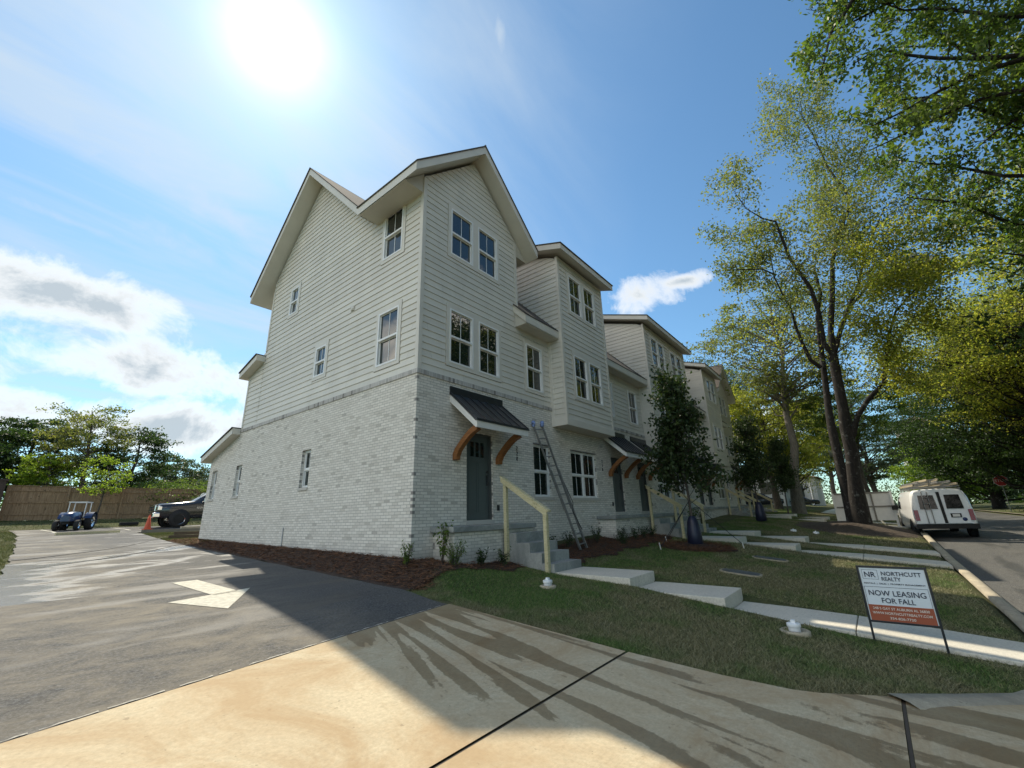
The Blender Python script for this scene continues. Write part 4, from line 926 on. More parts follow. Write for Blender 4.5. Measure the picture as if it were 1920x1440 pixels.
tree('street_shade_tree',(60,-17.5,zg(60,-17.5)),17,7,G_DARK,BARKD,'dark tree across the street, second from the right edge',.45,.08,160,420,(.24,.13),.5,.7,37,gap=.1)
tree('street_shade_tree',(52,-25,zg(52,-25)),22,9,G_DARK,BARKD,'tallest dark tree mass behind the street trees at right',.5,.1,180,420,(.26,.14),.5,.7,38,gap=.1)
tree('pine_tree',(85,-3,zg(85,-3)),20,6,G_DARK,BARKM,'dark distant tree at the end of the verge',.4,.25,90,300,(.3,.15),.5,.5,39)
tree('pine_tree',(72,-8,zg(72,-8)),17,6,G_GREY,BARKM,'grey distant tree beside the utility pole',.35,.2,90,260,(.28,.14),.5,.6,40)
tree('pine_tree',(96,-16,zg(96,-16)),12,6,G_LIME,BARKM,'bright sunlit tree far down the street',.35,.1,90,260,(.30,.17),.5,.6,41)
tree('pine_tree',(74,-17,zg(74,-17)),8,4.6,G_LIME,BARKM,'bright low tree far down the street left of the van roof',.25,.05,80,240,(.22,.13),.5,.6,42)
tree('verge_tree',(56,-1,zg(56,-1)),13,5.5,G_YEL,BARKM,'yellow-green tree with low branches between the row and the utility pole',.35,.15,100,280,(.22,.12),.55,.6,43)
tree('verge_tree',(33,-7.6,zg(33,-7.6)),10.5,3.0,G_MID,BARKM,'green tree behind the two-stemmed tree on the verge',.18,.4,50,220,(.17,.09),.55,.6,44)
for k,(x,y,hh_,sd) in enumerate(((3,-23,1.5,0),(10.5,-25,1.75,1.3),(18,-23.5,1.7,2.2),(27,-24.5,1.75,4))):
    src=[o for o in bpy.data.objects if o.name=='street_shade_tree'][0] if k%2 else [o for o in bpy.data.objects if o.name=='street_shade_tree.001'][0]
    c_=copy_tree(src); c_.location=(x,y,zg(x,y)); c_.rotation_euler.z=sd; c_.scale=(.75*hh_,.75*hh_,.72*hh_); tag(c_,'leafy street tree mirrored in the front windows, '+('facing the front gable','facing the first bay','facing the paired doors','facing the middle bay')[k],'tree',group='trees along the opposite pavement')
wood=[]
for k in range(70):
    x=150+rng.random()*120; y=-120+k*6+rng.random()*5; wood.append(np.array([x,y,4])+npr.normal(0,1,(500,3))*np.array([5,5,4.5]))
for k in range(60):
    x=-90+k*4.2; y=95+rng.random()*40; wood.append(np.array([x,y,4])+npr.normal(0,1,(450,3))*np.array([4,4,3.3]))
for k in range(22):
    x=62+k*5; y=-30-rng.random()*8; wood.append(np.array([x,y,5])+npr.normal(0,1,(700,3))*np.array([4,3,3.6]))
tag(leaves('far_woods',np.concatenate(wood),.9,.5,G_DARK,None),kind='stuff')
# ------------------------------------------------------------------ shrubs
def shrub(loc,h,r,m,leaf,stems,label,seed,name='shrub',per=14,flower=None):
    rs=np.random.default_rng(seed); o=empty(name,loc,label=label,cat='shrub',group='new shrubs in the pine straw beds'); sm=MB(); P=[]
    for k in range(stems):
        th=rs.uniform(0,6.28); e=np.array([math.cos(th)*r*rs.uniform(.2,1),math.sin(th)*r*rs.uniform(.2,1),h*rs.uniform(.55,1)]); mid=e*np.array([.5,.5,.6])
        sm.tube([(0,0,-.05),mid,e],[.006,.004,.002],4,cap=False)
        for t in np.linspace(.2,1,per):
            q=mid*2*t*(1-t)+e*t*t; P.append(q+rs.normal(0,.02+.05*r,3))
    sm.build('stem',BARKM,o); P=np.array(P); leaves('foliage',P,leaf[0]*rs.uniform(.7,1.2,len(P)),leaf[1],m,o,up=.5)
    if flower is not None: 
        sel=P[P[:,2]>h*.6][::5]; leaves('flower',sel+rs.normal(0,.05,sel.shape),.09,.08,flower,o)
    return o
def bedz(x,y): return H(x,y)-.01
SH=[(-.32,-.30,.46,.17,G_MID,(.075,.022),16,'upright little shrub at the front corner of the house'),(.38,-.55,.95,.26,G_MID,(.085,.045),12,'leafy tall shrub left of the nearest landing'),(.30,-1.0,.50,.30,G_MID,(.10,.015),26,'grassy fine-leaved shrub in front of the nearest landing'),(1.1,-.98,.34,.22,G_DARK,(.06,.03),16,'low dark shrub before the brick base of the nearest landing'),(1.75,-1.05,.36,.2,G_DARK,(.06,.03),14,'low dark shrub beside the raw pine post'),
 (4.4,-.55,.40,.25,G_DARK,(.06,.025),18,'dark shrub under the narrow ground floor window'),(5.2,-.6,.5,.3,G_DARK,(.06,.025),20,'dark shrub left of the ladder foot'),(6.9,-.6,.5,.26,G_DARK,(.06,.022),20,'dark shrub just right of the ladder'),(7.4,-1.25,.34,.34,G_DARK,(.05,.03),22,'round low shrub before the double window'),(8.0,-.95,.46,.25,G_DARK,(.07,.02),20,'dark shrub below the landing corner'),(8.7,-1.1,.42,.25,G_DARK,(.07,.022),18,'dark shrub in front of the shared landing'),(9.4,-1.1,.46,.26,G_DARK,(.07,.022),18,'dark shrub by the maple at the shared landing'),(10.2,-1.1,.40,.26,G_DARK,(.07,.022),18,'dark shrub right of the maple at the shared landing'),(16.2,-.8,.9,.5,G_MID,(.08,.04),30,'bushy green shrub between the two shared landings'),(17.3,-.9,.6,.4,G_DARK,(.07,.03),24,'dark shrub before the second shared landing')]
for k,(x,y,h,r,m,lf,ns,lab) in enumerate(SH): shrub((x,y,bedz(x,y)),h,r,m,lf,ns,lab,100+k)
shrub((2.9,25.9,zg(2.9,25.9)),1.35,1.0,G_LIME,(.13,.07),60,'leafy bush with pale pink blossoms behind the pickup bonnet',140,'flowering_bush',12,simple('pale blossom',(.75,.58,.50),.7))
# ------------------------------------------------------------------ turf blades, pine straw
def blades(name,P,hh,ww,m,lean=.5):
    n=len(P); th=npr.uniform(0,6.283,n); a=np.stack([np.cos(th),np.sin(th),np.zeros(n)],1)*(ww*.5)[:,None] if hasattr(ww,'__len__') else np.stack([np.cos(th),np.sin(th),np.zeros(n)],1)*ww*.5
    tip=P+np.concatenate([npr.normal(0,lean,(n,2))*hh[:,None],hh[:,None]],1)
    V=np.stack([P-a,P+a,tip],1).reshape(-1,3); return tag(np_mesh(name,V,np.arange(3*n).reshape(n,3),m),kind='stuff')
def m_grass(name,cols,sc=.9):
    m,nt,b=mat(name); gg=N(nt,'ShaderNodeNewGeometry'); c=ramp(nt,gg.outputs['Random Per Island'],[(i/(len(cols)-1),c) for i,c in enumerate(cols)])
    f=noise(nt,coords(nt),sc,4,.6); dry=ramp(nt,gg.outputs['Random Per Island'],[(0,(.18,.16,.085)),(.5,(.30,.26,.155)),(1,(.42,.37,.24))])
    sy=N(nt,'ShaderNodeSeparateXYZ'); L(nt,coords(nt),sy.inputs[0]); f=mth(nt,'ADD',mth(nt,'SUBTRACT',f,.05),mth(nt,'MULTIPLY',mth(nt,'SUBTRACT',-3.4,sy.outputs[1],clamp=True),.14)); c=mix(nt,ramp(nt,f,[(.42,.08),(.62,.8)]),c,dry); L(nt,c,b.inputs['Base Color']); b.inputs['Roughness'].default_value=.7; b.inputs['Specular IOR Level'].default_value=.2
    t=N(nt,'ShaderNodeBsdfTranslucent'); L(nt,c,t.inputs['Color']); ms=N(nt,'ShaderNodeMixShader'); ms.inputs[0].default_value=.3
    L(nt,b.outputs[0],ms.inputs[1]); L(nt,t.outputs[0],ms.inputs[2]); L(nt,ms.outputs[0],nt.nodes['Material Output'].inputs['Surface']); return m
GRASS=m_grass('grass blades',[(.065,.145,.033),(.10,.20,.047),(.15,.235,.062),(.22,.25,.11)])
GRASS_S=m_grass('sunny grass blades',[(.06,.085,.018),(.085,.11,.024),(.12,.13,.04)],.4)
camx,camy=-6.09,-7.67
PATHS=[(2.20,3.44,-9.2,-.0)]+[(a-.03,a+1.23,-9.2,0) for a in (11.2,13.95,23.6,26.2)]
def in_bed(x,y):
    if x<0: return y>-1.25-.25*math.sin(x*7) and x<.2
    wob=.12*math.sin(x*3.1)+.08*math.sin(x*7.7)
    if x<2.2: return y>-1.35+wob
    if x<2.9+.3: return y>-.8
    if x<11: return y>-1.75+wob
    return y>-1.5+wob
def on_lawn(x,y):
    if y<-9.0 or (x<0 and in_bed(x,y)): return False
    if y<-2.45:
        if x<edge_x(y)+.03: return False
    elif x<-1.1+.1*math.sin(y*5): return False
    if x>3.0 and y<-8.9: return False
    if y>-2.1 and in_bed(x,y): return False
    for a,b_,c,e in PATHS:
        if a<x<b_ and c<y<e: return False
    if (x-mx)**2+((y-my)*1.05)**2<1.15**2: return False
    if (x-20.8)**2+(y+6.95)**2<2.4**2: return False
    return True
P=[];hs=[]
cand=[]
for _ in range(420000):
    x=-1.3+14.5*rng.random()**1.35; y=-9.05+8.1*rng.random()
    d_=math.hypot(x-camx,y-camy)
    if rng.random()>min(1,(5.2/d_)**1.2): continue
    if not on_lawn(x,y): continue
    P.append((x,y,H(x,y)-.036)); 
P=np.array(P); dist=np.hypot(P[:,0]-camx,P[:,1]-camy)
hh=npr.uniform(.018,.052,len(P)); blades('grass',P,hh,.006+.0007*dist,GRASS,.95)
P=[]
for _ in range(90000):
    x=12+28*rng.random()**1.3; y=-9+7.4*rng.random()
    if on_lawn(x,y): P.append((x,y,H(x,y)-.036))
P=np.array(P); blades('grass',P,npr.uniform(.025,.06,len(P)),.02,GRASS,.7)
P=[]
for _ in range(60000):
    if rng.random()<.5: x=-4.3-5.5*rng.random(); y=6+20*rng.random()
    elif rng.random()<.5: x=-.9+1.4*rng.random(); y=11+7.5*rng.random(); 
    else: x=-9+30*rng.random(); y=25.4+4*rng.random()
    if x>ip(y,[(5,-5.5),(6.6,-5.25),(10.7,-4.93),(13,-4.75),(20,-4.35)])-.03 and y<19 and x<-1.0+.35*sms(10.5,19,y)+.1: continue
    P.append((x,y,H(x,y)-.036))
P=np.array(P); blades('grass',P,npr.uniform(.03,.08,len(P)),.022,GRASS_S,.6)
# pine straw
STRAW=m_leaf('pine straw',[(.06,.024,.013),(.105,.042,.02),(.16,.07,.034),(.23,.12,.065)],.05,1.,.9)
def straw(n,fn,zo=.02,ln=.17,w=.005):
    P=[]
    while len(P)<n:
        q=fn()
        if q: P.append((q[0],q[1],H(*q)-.03+rng.random()**2*(zo+.05)))
    P=np.array(P); th=npr.uniform(0,6.283,n); a=np.stack([np.cos(th),np.sin(th),npr.normal(0,.22,n)],1)*(npr.uniform(.5,1.2,n)*ln*.5)[:,None]
    s=np.stack([-np.sin(th),np.cos(th),npr.normal(0,.5,n)],1)*w
    V=np.stack([P-a,P+s,P+a,P-s],1).reshape(-1,3); return V
def f_side():
    y=-1.3+14.8*rng.random(); x=-1.02+1.0*rng.random()
    if y>11.5: x=-1.0+1.2*rng.random()
    if x<-.95+.12*rng.random(): return None
    return (x,y)
def f_front():
    x=-.9+12*rng.random(); y=-1.95+1.95*rng.random()
    if in_bed(x,y+.12*rng.random()-.06) and not (2.2<x<3.4) and y<-.02: return (x,y)
def f_ring():
    r=1.2*rng.random()**.5; th=6.283*rng.random(); return (mx+r*math.cos(th),my+r*math.sin(th)*.97)
V=np.concatenate([straw(20000,f_side),straw(18000,f_front),straw(7000,f_ring,.06)])
tag(np_mesh('pine_straw',V,np.arange(len(V)).reshape(-1,4),STRAW),kind='stuff')
mb=MB(); STRB=simple('straw bed base',(.045,.025,.016),.95,var=.5,sc=30,bmp=.8)
patch(mb,None,[(y,-1.0+.06*math.sin(y*3),.0) for y in yr(-1.2,13.3,.25)],-.004,0,6)
tag(mb.build('mulch_bed',STRB),kind='structure')
mb=MB(); xs=yr(-.9,11.0,.2); vs=[]
for x in xs:
    wob=.12*math.sin(x*3.1)+.08*math.sin(x*7.7); yl=(-1.25 if x<0 else -1.35+wob if x<2.2 else -.8 if x<3.2 else -1.75+wob)
    for k in range(7): y=yl*(1-k/6); vs.append((x,y,H(x,y)-.008))
mb.mesh(vs,[(7*i+k,7*i+k+1,7*i+k+8,7*i+k+7) for i in range(len(xs)-1) for k in range(6)],0,True)
def disc(cx,cy,r,hgt,zo):
    vs=[(cx,cy,H(cx,cy)+hgt+zo)];fs=[];n=28;R_=5
    for j in range(1,R_+1):
        for k in range(n):
            th=6.283*k/n; rr=r*j/R_*(1+.06*math.sin(3*th)+.04*math.sin(7*th)); x,y=cx+rr*math.cos(th),cy+rr*math.sin(th)
            vs.append((x,y,H(x,y)+zo+hgt*(math.cos(math.pi*j/R_)*.5+.5)))
    for k in range(n): fs.append((0,1+k,1+(k+1)%n))
    for j in range(R_-1):
        for k in range(n): fs.append((1+j*n+k,1+(j+1)*n+k,1+(j+1)*n+(k+1)%n,1+j*n+(k+1)%n))
    mb.mesh(vs,fs,0,True)
disc(mx,my,1.12,.10,-.01); tag(mb.build('mulch_bed',STRB),kind='structure')
mb=MB(); disc(20.8,-6.95,2.7,.36,-.02); tag(mb.build('mulch_mound',SOIL),kind='structure')
# ------------------------------------------------------------------ light and sky settings
SUN_E=3.5; SKY_S=.12; EXPO=.66
HALO=(4.,.16,.22); SKYTINT=(.65,.87,.89); CIRR=(3.6,4.1,4.5); CUMH=(6.2,6.2,6.1); CUML=(2.9,3.3,3.6); CUMFILL=(14.6,13.6,12.0)
CLOUDS=[(2,21,10,3.2),(9,15.5,13,3.4),(15,10,11,3.4),(4,9.5,14,3.2),(-8,13,9,4),(26,5,9,2.5),(70,26.8,6.2,4.0),(76,27.5,5,1.2),(60,9,8,3),(78,8,9,3)]
FILL_CLOUDS=[(140,24,18,7),(175,22,20,7),(215,26,20,8),(262,26,24,14),(285,38,26,16),(308,24,20,12)]
WISPS=[(1,27.4,9.5,1.0,-4),(1.7,37.9,1.3,.8,-35),(5.1,35.9,1.7,.7,-40),(51.2,56,1.0,2.8,0),(13,33,8,3,-25),(24,38,9,3.5,-25),(9,29,9,2.5,-12),(-4,36,10,3,-20)]

# ------------------------------------------------------------------ yard sign
SX=2.14; y0,y1=-7.30,-8.02; zt=-.03; gz=lawn(SX,-7.3)
sg=empty('yard_sign',(SX,-7.66,gz),label='black framed leasing yard sign with white and rust panel beside the path',cat='sign')
def sl(x,y,z): return (x-SX,y+7.66,z-gz)
m=MB(); 
for y in (y0,y1): m.bar(sl(SX,y,lawn(SX,y)-.15),sl(SX,y,zt),.026,.026,(1,0,0))
for z in (zt-.013,-.735): m.bar(sl(SX,y0-.013,z),sl(SX,y1+.013,z),.026,.026)
m.build('frame',BLACKM,sg,.003)
pw=abs(y1-y0)-.03; ph=.735+zt-.03; py0=y0-.015; pz0=zt-.028
WHT=simple('sign white',(.66,.72,.76),.5,var=.02); RUST=simple('sign rust',(.33,.085,.04),.5,var=.04); NAVY=simple('sign navy ink',(.012,.022,.05),.5,var=.05); INKW=simple('sign pale ink',(.72,.66,.58),.5,var=.02)
def pan(a,b,c,e,mat_,x,name,lab=None):
    q=MB(); q.box(x-.002,x+.002,-1,1,-1,1); q.v=[]; q.f=[]; q.uv=[];q.mi=[];q.sm=[]
    ya,yb=py0-a*pw,py0-b*pw; za,zb=pz0-c*ph,pz0-e*ph
    p0=sl(x-.002,yb,zb); p1=sl(x+.002,ya,za); q.box(p0[0],p1[0],p0[1],p1[1],p0[2],p1[2]); return q.build(name,mat_,sg)
pan(0,1,0,1,WHT,SX,'panel'); pan(.015,.985,.695,.985,RUST,SX-.004,'panel')['label']='rust coloured lower panel'
def fit(s,u,v,w,h,mat_,off=0,ml=False):
    M=Matrix(((0,0,-1,0),(-1,0,0,0),(0,1,0,0),(0,0,0,1)))
    o=text(s,.05,Matrix.Identity(4),'lettering',mat_,None,.0008,'CENTER',off); me=o.data
    xs=[x.co.x for x in me.vertices]; ys=[x.co.y for x in me.vertices]
    cx,cy=(min(xs)+max(xs))/2,(min(ys)+max(ys))/2
    me.transform(Matrix.Diagonal((w*pw/(max(xs)-min(xs)),h*ph/(max(ys)-min(ys)),1,1))@Matrix.Translation((-cx,-cy,0)))
    me.transform(Matrix.Translation(sl(SX-.0075,py0-u*pw,pz0-v*ph))@M); o.parent=sg; return o
fit('NR',.158,.125,.175,.10,NAVY,.0004); fit('NORTHCUTT',.64,.098,.60,.078,NAVY,.0004); fit('REALTY',.475,.198,.29,.072,NAVY,.0004)
fit('RENTALS  |  SALES  |  PROPERTY MANAGEMENT',.5,.295,.93,.034,NAVY,.0003); fit('NOW LEASING',.5,.47,.86,.10,NAVY,.0003); fit('FOR FALL',.5,.605,.50,.095,NAVY,.0003)
fit('248 S GAY ST AUBURN AL 36830',.5,.755,.84,.045,INKW,.0006); fit('WWW.NORTHCUTTREALTY.COM',.5,.84,.88,.045,INKW,.0006); fit('334-826-7720',.5,.925,.38,.045,INKW,.0006)
for a,b,c,e in ((.035,.285,.035,.039),(.035,.285,.21,.214),(.035,.039,.035,.214),(.281,.285,.035,.214),(.02,.98,.355,.360),(.02,.024,.355,.695),(.976,.98,.355,.695)): pan(a,b,c,e,NAVY,SX-.0035,'border_line')
# ------------------------------------------------------------------ ladder on the wall
ld=empty('ladder',(5.45,-.9,-.2),label='aluminium extension ladder leaning on the brick wall between two windows',cat='ladder')
B0=Vector((5.20,-.98,H(5.2,-.98))); B1=Vector((5.66,-.92,H(5.66,-.92))); T0=Vector((4.46,-.07,3.42)); T1=Vector((4.93,-.07,3.48)); O=Vector((5.45,-.9,-.2))
for a,b in ((B0,T0),(B1,T1)):
    m=MB(); m.bar(a-O,a.lerp(b,.62)-O,.03,.075,(.2,1,0)); m.build('rail',ALU,ld)
    m=MB(); q=Vector((0,.035,.02)); m.bar(a.lerp(b,.30)-O+q,b-O+q*.4,.026,.065,(.2,1,0)); m.build('rail',ALU,ld)
for k in range(13):
    t=(k+.5)/13; m=MB(); m.tube([B0.lerp(T0,t)-O,B1.lerp(T1,t)-O],.017,6); m.build('rung',ALU,ld)
BLUEP=simple('blue and white padding',(.22,.30,.55),.8,var=.7,sc=14)
for p in (T0,T1): m=MB(); m.lathe([(0,-.1),(.055,-.08),(.065,.0),(.055,.08),(0,.1)],tuple(p-O+Vector((0,.0,.04))),'z',10); m.build('wall_pad',BLUEP,ld)
m=MB(); m.tube([B1.lerp(T1,.52)-O+Vector((0,-.03,0)),B1.lerp(T1,.35)-O+Vector((.05,-.06,0)),B1.lerp(T1,.28)-O+Vector((-.12,-.05,0)),B1.lerp(T1,.14)-O+Vector((.03,-.05,0))],.011,5); m.build('rope',RUBBER,ld)
# ------------------------------------------------------------------ small things in the lawn
def cleanout(x,y,ring,lab):
    z=(lawn(x,y) if x>1 else H(x,y))-.035; o=empty('cleanout_cap',(x,y,z),label=lab,cat='pipe cap',group='white pipe caps in the lawn')
    m=MB(); m.lathe([(0,-.1),(ring,-.1),(ring,.03),(ring-.035,.045),(ring-.05,.02),(0,.02)],n=24); m.build('collar',KERBM,o)
    m=MB(); m.lathe([(.075,-.05),(.075,.075),(.088,.08),(.088,.12),(.07,.128),(0,.128)],n=16); m.box(-.028,.028,-.028,.028,.12,.165)
    m.build('cap',PLASTIC,o,.004); return o
cleanout(.95,-2.76,.15,'white pipe cap in the grass at the foot of the first path slab'); cleanout(1.62,-6.45,.19,'white pipe cap in a concrete ring near the leasing sign')
def meter(x,y,lab,rz=.1):
    o=empty('meter_box',(x,y,lawn(x,y)-.05),rz,label=lab,cat='utility cover',group='meter box covers in the lawn'); o.rotation_euler.x=math.atan(.115)
    def oval(a,b,n=24): return [(a*math.copysign(abs(math.cos(t))**.55,math.cos(t)),b*math.copysign(abs(math.sin(t))**.55,math.sin(t))) for t in [2*math.pi*k/n for k in range(n)]]
    m=MB(); m.prism(oval(.30,.44),'z',-.08,.035); m.build('rim',KERBM,o); m=MB(); m.prism(oval(.255,.39),'z',0,.042)
    for k in range(-4,5): m.box(-.2,.2,k*.08-.012,k*.08+.012,.042,.048)
    m.build('lid',simple('grey cast lid %d'%int(x*10),(.07,.085,.095),.5,var=.3),o)
meter(5.62,-4.95,'oval grey meter cover in the lawn nearest the leasing sign'); meter(8.5,-5.1,'oval grey meter cover beside the mulch ring of the maple')
for x,y,l in ((17.2,-4.7,'small white disc lid in the shaded lawn, left of two'),(17.3,-5.5,'small white disc lid in the shaded lawn, right of two')):
    m=MB(); m.lathe([(0,.05),(.10,.045),(.12,.0),(.12,-.05)],n=14); m.box(-.02,.02,-.02,.02,.05,.08); o=m.build('disc_lid',PLASTIC); o.location=(x,y,lawn(x,y)); tag(o,l,'lid',group='small white lids')
o=MB(); o.prism([(-.02,0),(.02,0),(.035,.10),(-.03,.12)],'y',-.008,.008); o=o.build('marker_flag',simple('faded flag',(.25,.30,.36),.7)); o.location=(3.75,-7.9,lawn(3.75,-7.9)); tag(o,'small grey-blue marker poking up beyond the leasing sign','marker')
# ------------------------------------------------------------------ white van
def loft(mb,stations,mi=0):
    """stations: list of closed half-rings [(x,y,z)...] from bottom to roof centre, mirrored in y"""
    n=len(stations[0]); 
    for sgn in (1,-1):
        vs=[(x,y*sgn,z) for s in stations for x,y,z in s]
        mb.mesh(vs,[(i*n+j,(i+1)*n+j,(i+1)*n+j+1,i*n+j+1)[::sgn] for i in range(len(stations)-1) for j in range(n-1)],mi,True)
    for s in (stations[0],stations[-1]):
        mb.face([(x,y,z) for x,y,z in s]+[(x,-y,z) for x,y,z in s[::-1]],None,mi)
def wheel(par,x,y,z,r,w,name='wheel'):
    m=MB(); m.lathe([(r*.62,-w/2),(r*.9,-w/2),(r,-w*.36),(r,w*.36),(r*.9,w/2),(r*.62,w/2)],(x,y,z),'y',22); o=m.build(name,RUBBER,par)
    q=MB(); q.lathe([(0,w*.30),(r*.18,w*.34),(r*.25,w*.2),(r*.5,w*.22),(r*.63,w*.42)],(x,y,z),'y',16); q.lathe([(0,-w*.30),(r*.18,-w*.34),(r*.25,-w*.2),(r*.5,-w*.22),(r*.63,-w*.42)],(x,y,z),'y',16); q.build('rim',CHROME,o)
VANW=simple('white van paint',(.80,.80,.79),.28,var=.02,coat=.5); LAMP=simple('red lamp lens',(.28,.012,.012),.2,var=.2,spec=.8)
vz=street(21,-10.2); vn=empty('parked_van',(20.7,-9.93,vz),R(4.5),label='white work van parked at the kerb, seen from behind, ladders on its roof',cat='van')
def vsec(x,hw,zb,zbelt,zr,sl_,tuck=.06):
    q=[(hw*.93,zb),(hw,zb+.16),(hw*1.0,zbelt-.25),(hw*.985,zbelt),(hw*(.985-tuck*.5),zbelt+(zr-zbelt)*.55),(hw*(.94-tuck),zr-.13),(hw*(.86-tuck),zr-.045),(hw*.5,zr),(0,zr+.015)]
    return [(x+sl_*max(0,z-1.0),y,z) for y,z in q]
m=MB(); loft(m,[vsec(0,.93,.42,1.2,2.02,.16,.10),vsec(.06,.985,.40,1.2,2.05,.15,.08),vsec(.25,1.0,.38,1.2,2.06,.08,.07),vsec(1.5,1.005,.36,1.2,2.07,0,.06),vsec(3.3,1.005,.36,1.2,2.06,0,.06),vsec(3.75,1.0,.36,1.2,2.0,0,.08),vsec(4.2,.99,.36,1.18,1.62,0,.2),vsec(4.5,.97,.36,1.12,1.28,0,.2),vsec(5.1,.93,.36,1.02,1.12,0,.2),vsec(5.3,.86,.40,.9,.98,0,.2)])
m.build('body',VANW,vn)
def rear(a,b,c,e,out=.012,n=4):
    """panel on the sloping rear face"""
    X=lambda z:(.16*max(0,z-1.0))-out
    return [(X(c),a,c),(X(c),b,c),(X(e),b,e),(X(e),a,e)]
def rpan(name,a,b,c,e,mt,out=.02,shrink=0):
    q=MB(); A=rear(a,b,c,e,out); 
    if shrink: cy=(a+b)/2; A[2]=(A[2][0],cy+(b-cy)*shrink,A[2][2]); A[3]=(A[3][0],cy+(a-cy)*shrink,A[3][2])
    B=[(x+.03,y,z) for x,y,z in A]; q.mesh(A+B,[(0,1,2,3)]+[(i,(i+1)%4,4+(i+1)%4,4+i) for i in range(4)]); return q.build(name,mt,vn)
d1=rpan('rear_door',.03,.80,.62,1.94,VANW,.024,.93); d2=rpan('rear_door',-.80,-.08,.62,1.94,VANW,.024,.93)
g=rpan('door_window',.12,.70,1.22,1.80,DARKGL,.034,.88); g.parent=d1; g=rpan('door_window',-.70,-.16,1.22,1.80,DARKGL,.034,.88); g.parent=d2
rpan('door_gap',-.075,.025,.62,1.93,RUBBER,.016); 
for s in (1,-1): rpan('tail_light',s*.80,s*.945,.74,1.18,LAMP,.035)
m=MB(); m.box(-.17,.10,-.98,.98,.40,.60); m.build('bumper',RUBBER,vn,.02)
p=rpan('number_plate',-.55,-.22,.86,1.02,RUBBER,.036); q=rpan('plate_face',-.50,-.27,.885,.99,WHITEP,.040); q.parent=p
m=MB(); m.lathe([(0,-.006),(.07,-.004),(.075,.006)],(-.03,-.62,.78),'x',14); o=m.build('badge',simple('blue oval badge',(.02,.04,.14),.3),vn)
m=MB()
for y in (.55,.36): m.tube([(-.10,y,.62),(-.08,y,1.15),(.06,y*.93,1.95)],.016,6)
for z in (1.2,1.45,1.7): X=.16*max(0,z-1)-.09; m.tube([(X,.55*.97,z),(X,.36*.97,z)],.013,6)
m.build('door_rack',ALU,vn)
for s in (1,-1):
    q=MB(); q.mesh([(3.0,s*1.012,1.24),(3.75,s*1.012,1.24),(3.70,s*.965,1.62),(3.45,s*.935,1.80),(3.02,s*.935,1.80)],[(0,1,2,3,4)]); q.build('side_window',DARKGL,vn)
    q=MB(); q.box(3.62,3.72,s*1.02,s*1.28,1.18,1.42); q.build('mirror',RUBBER,vn,.03)
    for x in (.95,4.25): wheel(vn,x,s*.92,.36,.36,.24)
    for x in (.95,4.25): q=MB(); q.lathe([(.44,s*.985),(.44,s*1.012),(0,s*1.012)],(x,0,.37),'y',22); q.build('wheel_arch',RUBBER,vn)
    q=MB(); q.bar((.3,s*.82,2.06),(3.3,s*.82,2.08),.03,.06)
    q.build('roof_rail',ALU,vn)
for x in (.5,1.7,2.9): m=MB(); m.bar((x,-.85,2.16),(x,.85,2.16),.05,.05); m.build('rack_bar',ALU,vn)
FIB=m_wood('old fibreglass',(.30,.24,.14),(.50,.44,.32),.7)
def rladder(y,z,x0,x1,w,lab,mt,tl=0):
    o=empty('ladder',(20.7,-9.93,vz),R(4.5),label=lab,cat='ladder',group='ladders stacked on the van roof'); 
    for s in (-1,1):
        m=MB(); m.bar((x0,y+s*w/2,z),(x1,y+s*w/2+tl,z+.02),.035,.085); m.build('rail',mt,o)
    for k in range(9): 
        m=MB(); x=x0+(x1-x0)*(k+.3)/9; m.tube([(x,y-w/2,z),(x,y+w/2,z)],.017,6); m.build('rung',ALU,o)
rladder(.45,2.25,-.35,4.2,.5,'wooden-toned ladder lowest on the van roof, kerb side',FIB); rladder(.30,2.36,.1,4.6,.42,'pale ladder on top of the wooden one on the van roof',ALU,.05); rladder(-.30,2.35,-.1,4.0,.4,'grey ladder on top of the pale street-side one on the van roof',ALU); rladder(0.0,2.46,.2,4.3,.36,'topmost ladder of the heap on the van roof',FIB,-.06); rladder(-.42,2.24,-.3,3.6,.5,'pale ladder lying flat on the street side of the van roof',FIB)
# ------------------------------------------------------------------ pickup
PKM=simple('dark graphite paint',(.022,.023,.028),.22,var=.1,coat=.8); 
pz=H(1,22.6); pk=empty('pickup_truck',(.55,22.7,pz),0,label='dark pickup with chrome bumper half hidden by the house corner',cat='pickup')
def psec(x,hw,zb,zs,zr,top=.8): return [(x,hw*.92,zb),(x,hw,zb+.2),(x,hw,zs-.2),(x,hw*.97,zs),(x,hw*top,zr-.05),(x,hw*top*.85,zr),(x,0,zr+.01)]
m=MB(); loft(m,[psec(.0,.90,.55,1.10,1.16,.92),psec(.10,.97,.50,1.15,1.22,.93),psec(.9,1.0,.48,1.20,1.30,.93),psec(1.55,1.01,.48,1.24,1.36,.93),psec(2.05,1.01,.48,1.26,1.66,.82),psec(2.45,1.01,.48,1.26,1.93,.78),psec(3.2,1.01,.48,1.26,1.97,.78),psec(3.9,1.01,.48,1.26,1.92,.78),psec(4.15,1.01,.48,1.26,1.40,.9),psec(4.2,1.01,.48,1.30,1.36,.97),psec(5.9,1.0,.5,1.30,1.36,.97)])
m.build('body',PKM,pk)
m=MB(); m.mesh([(1.60,-.86,1.37),(1.60,.86,1.37),(2.40,.74,1.90),(2.40,-.74,1.90)],[(0,1,2,3)]); o=m.build('windscreen',GLASS,pk)
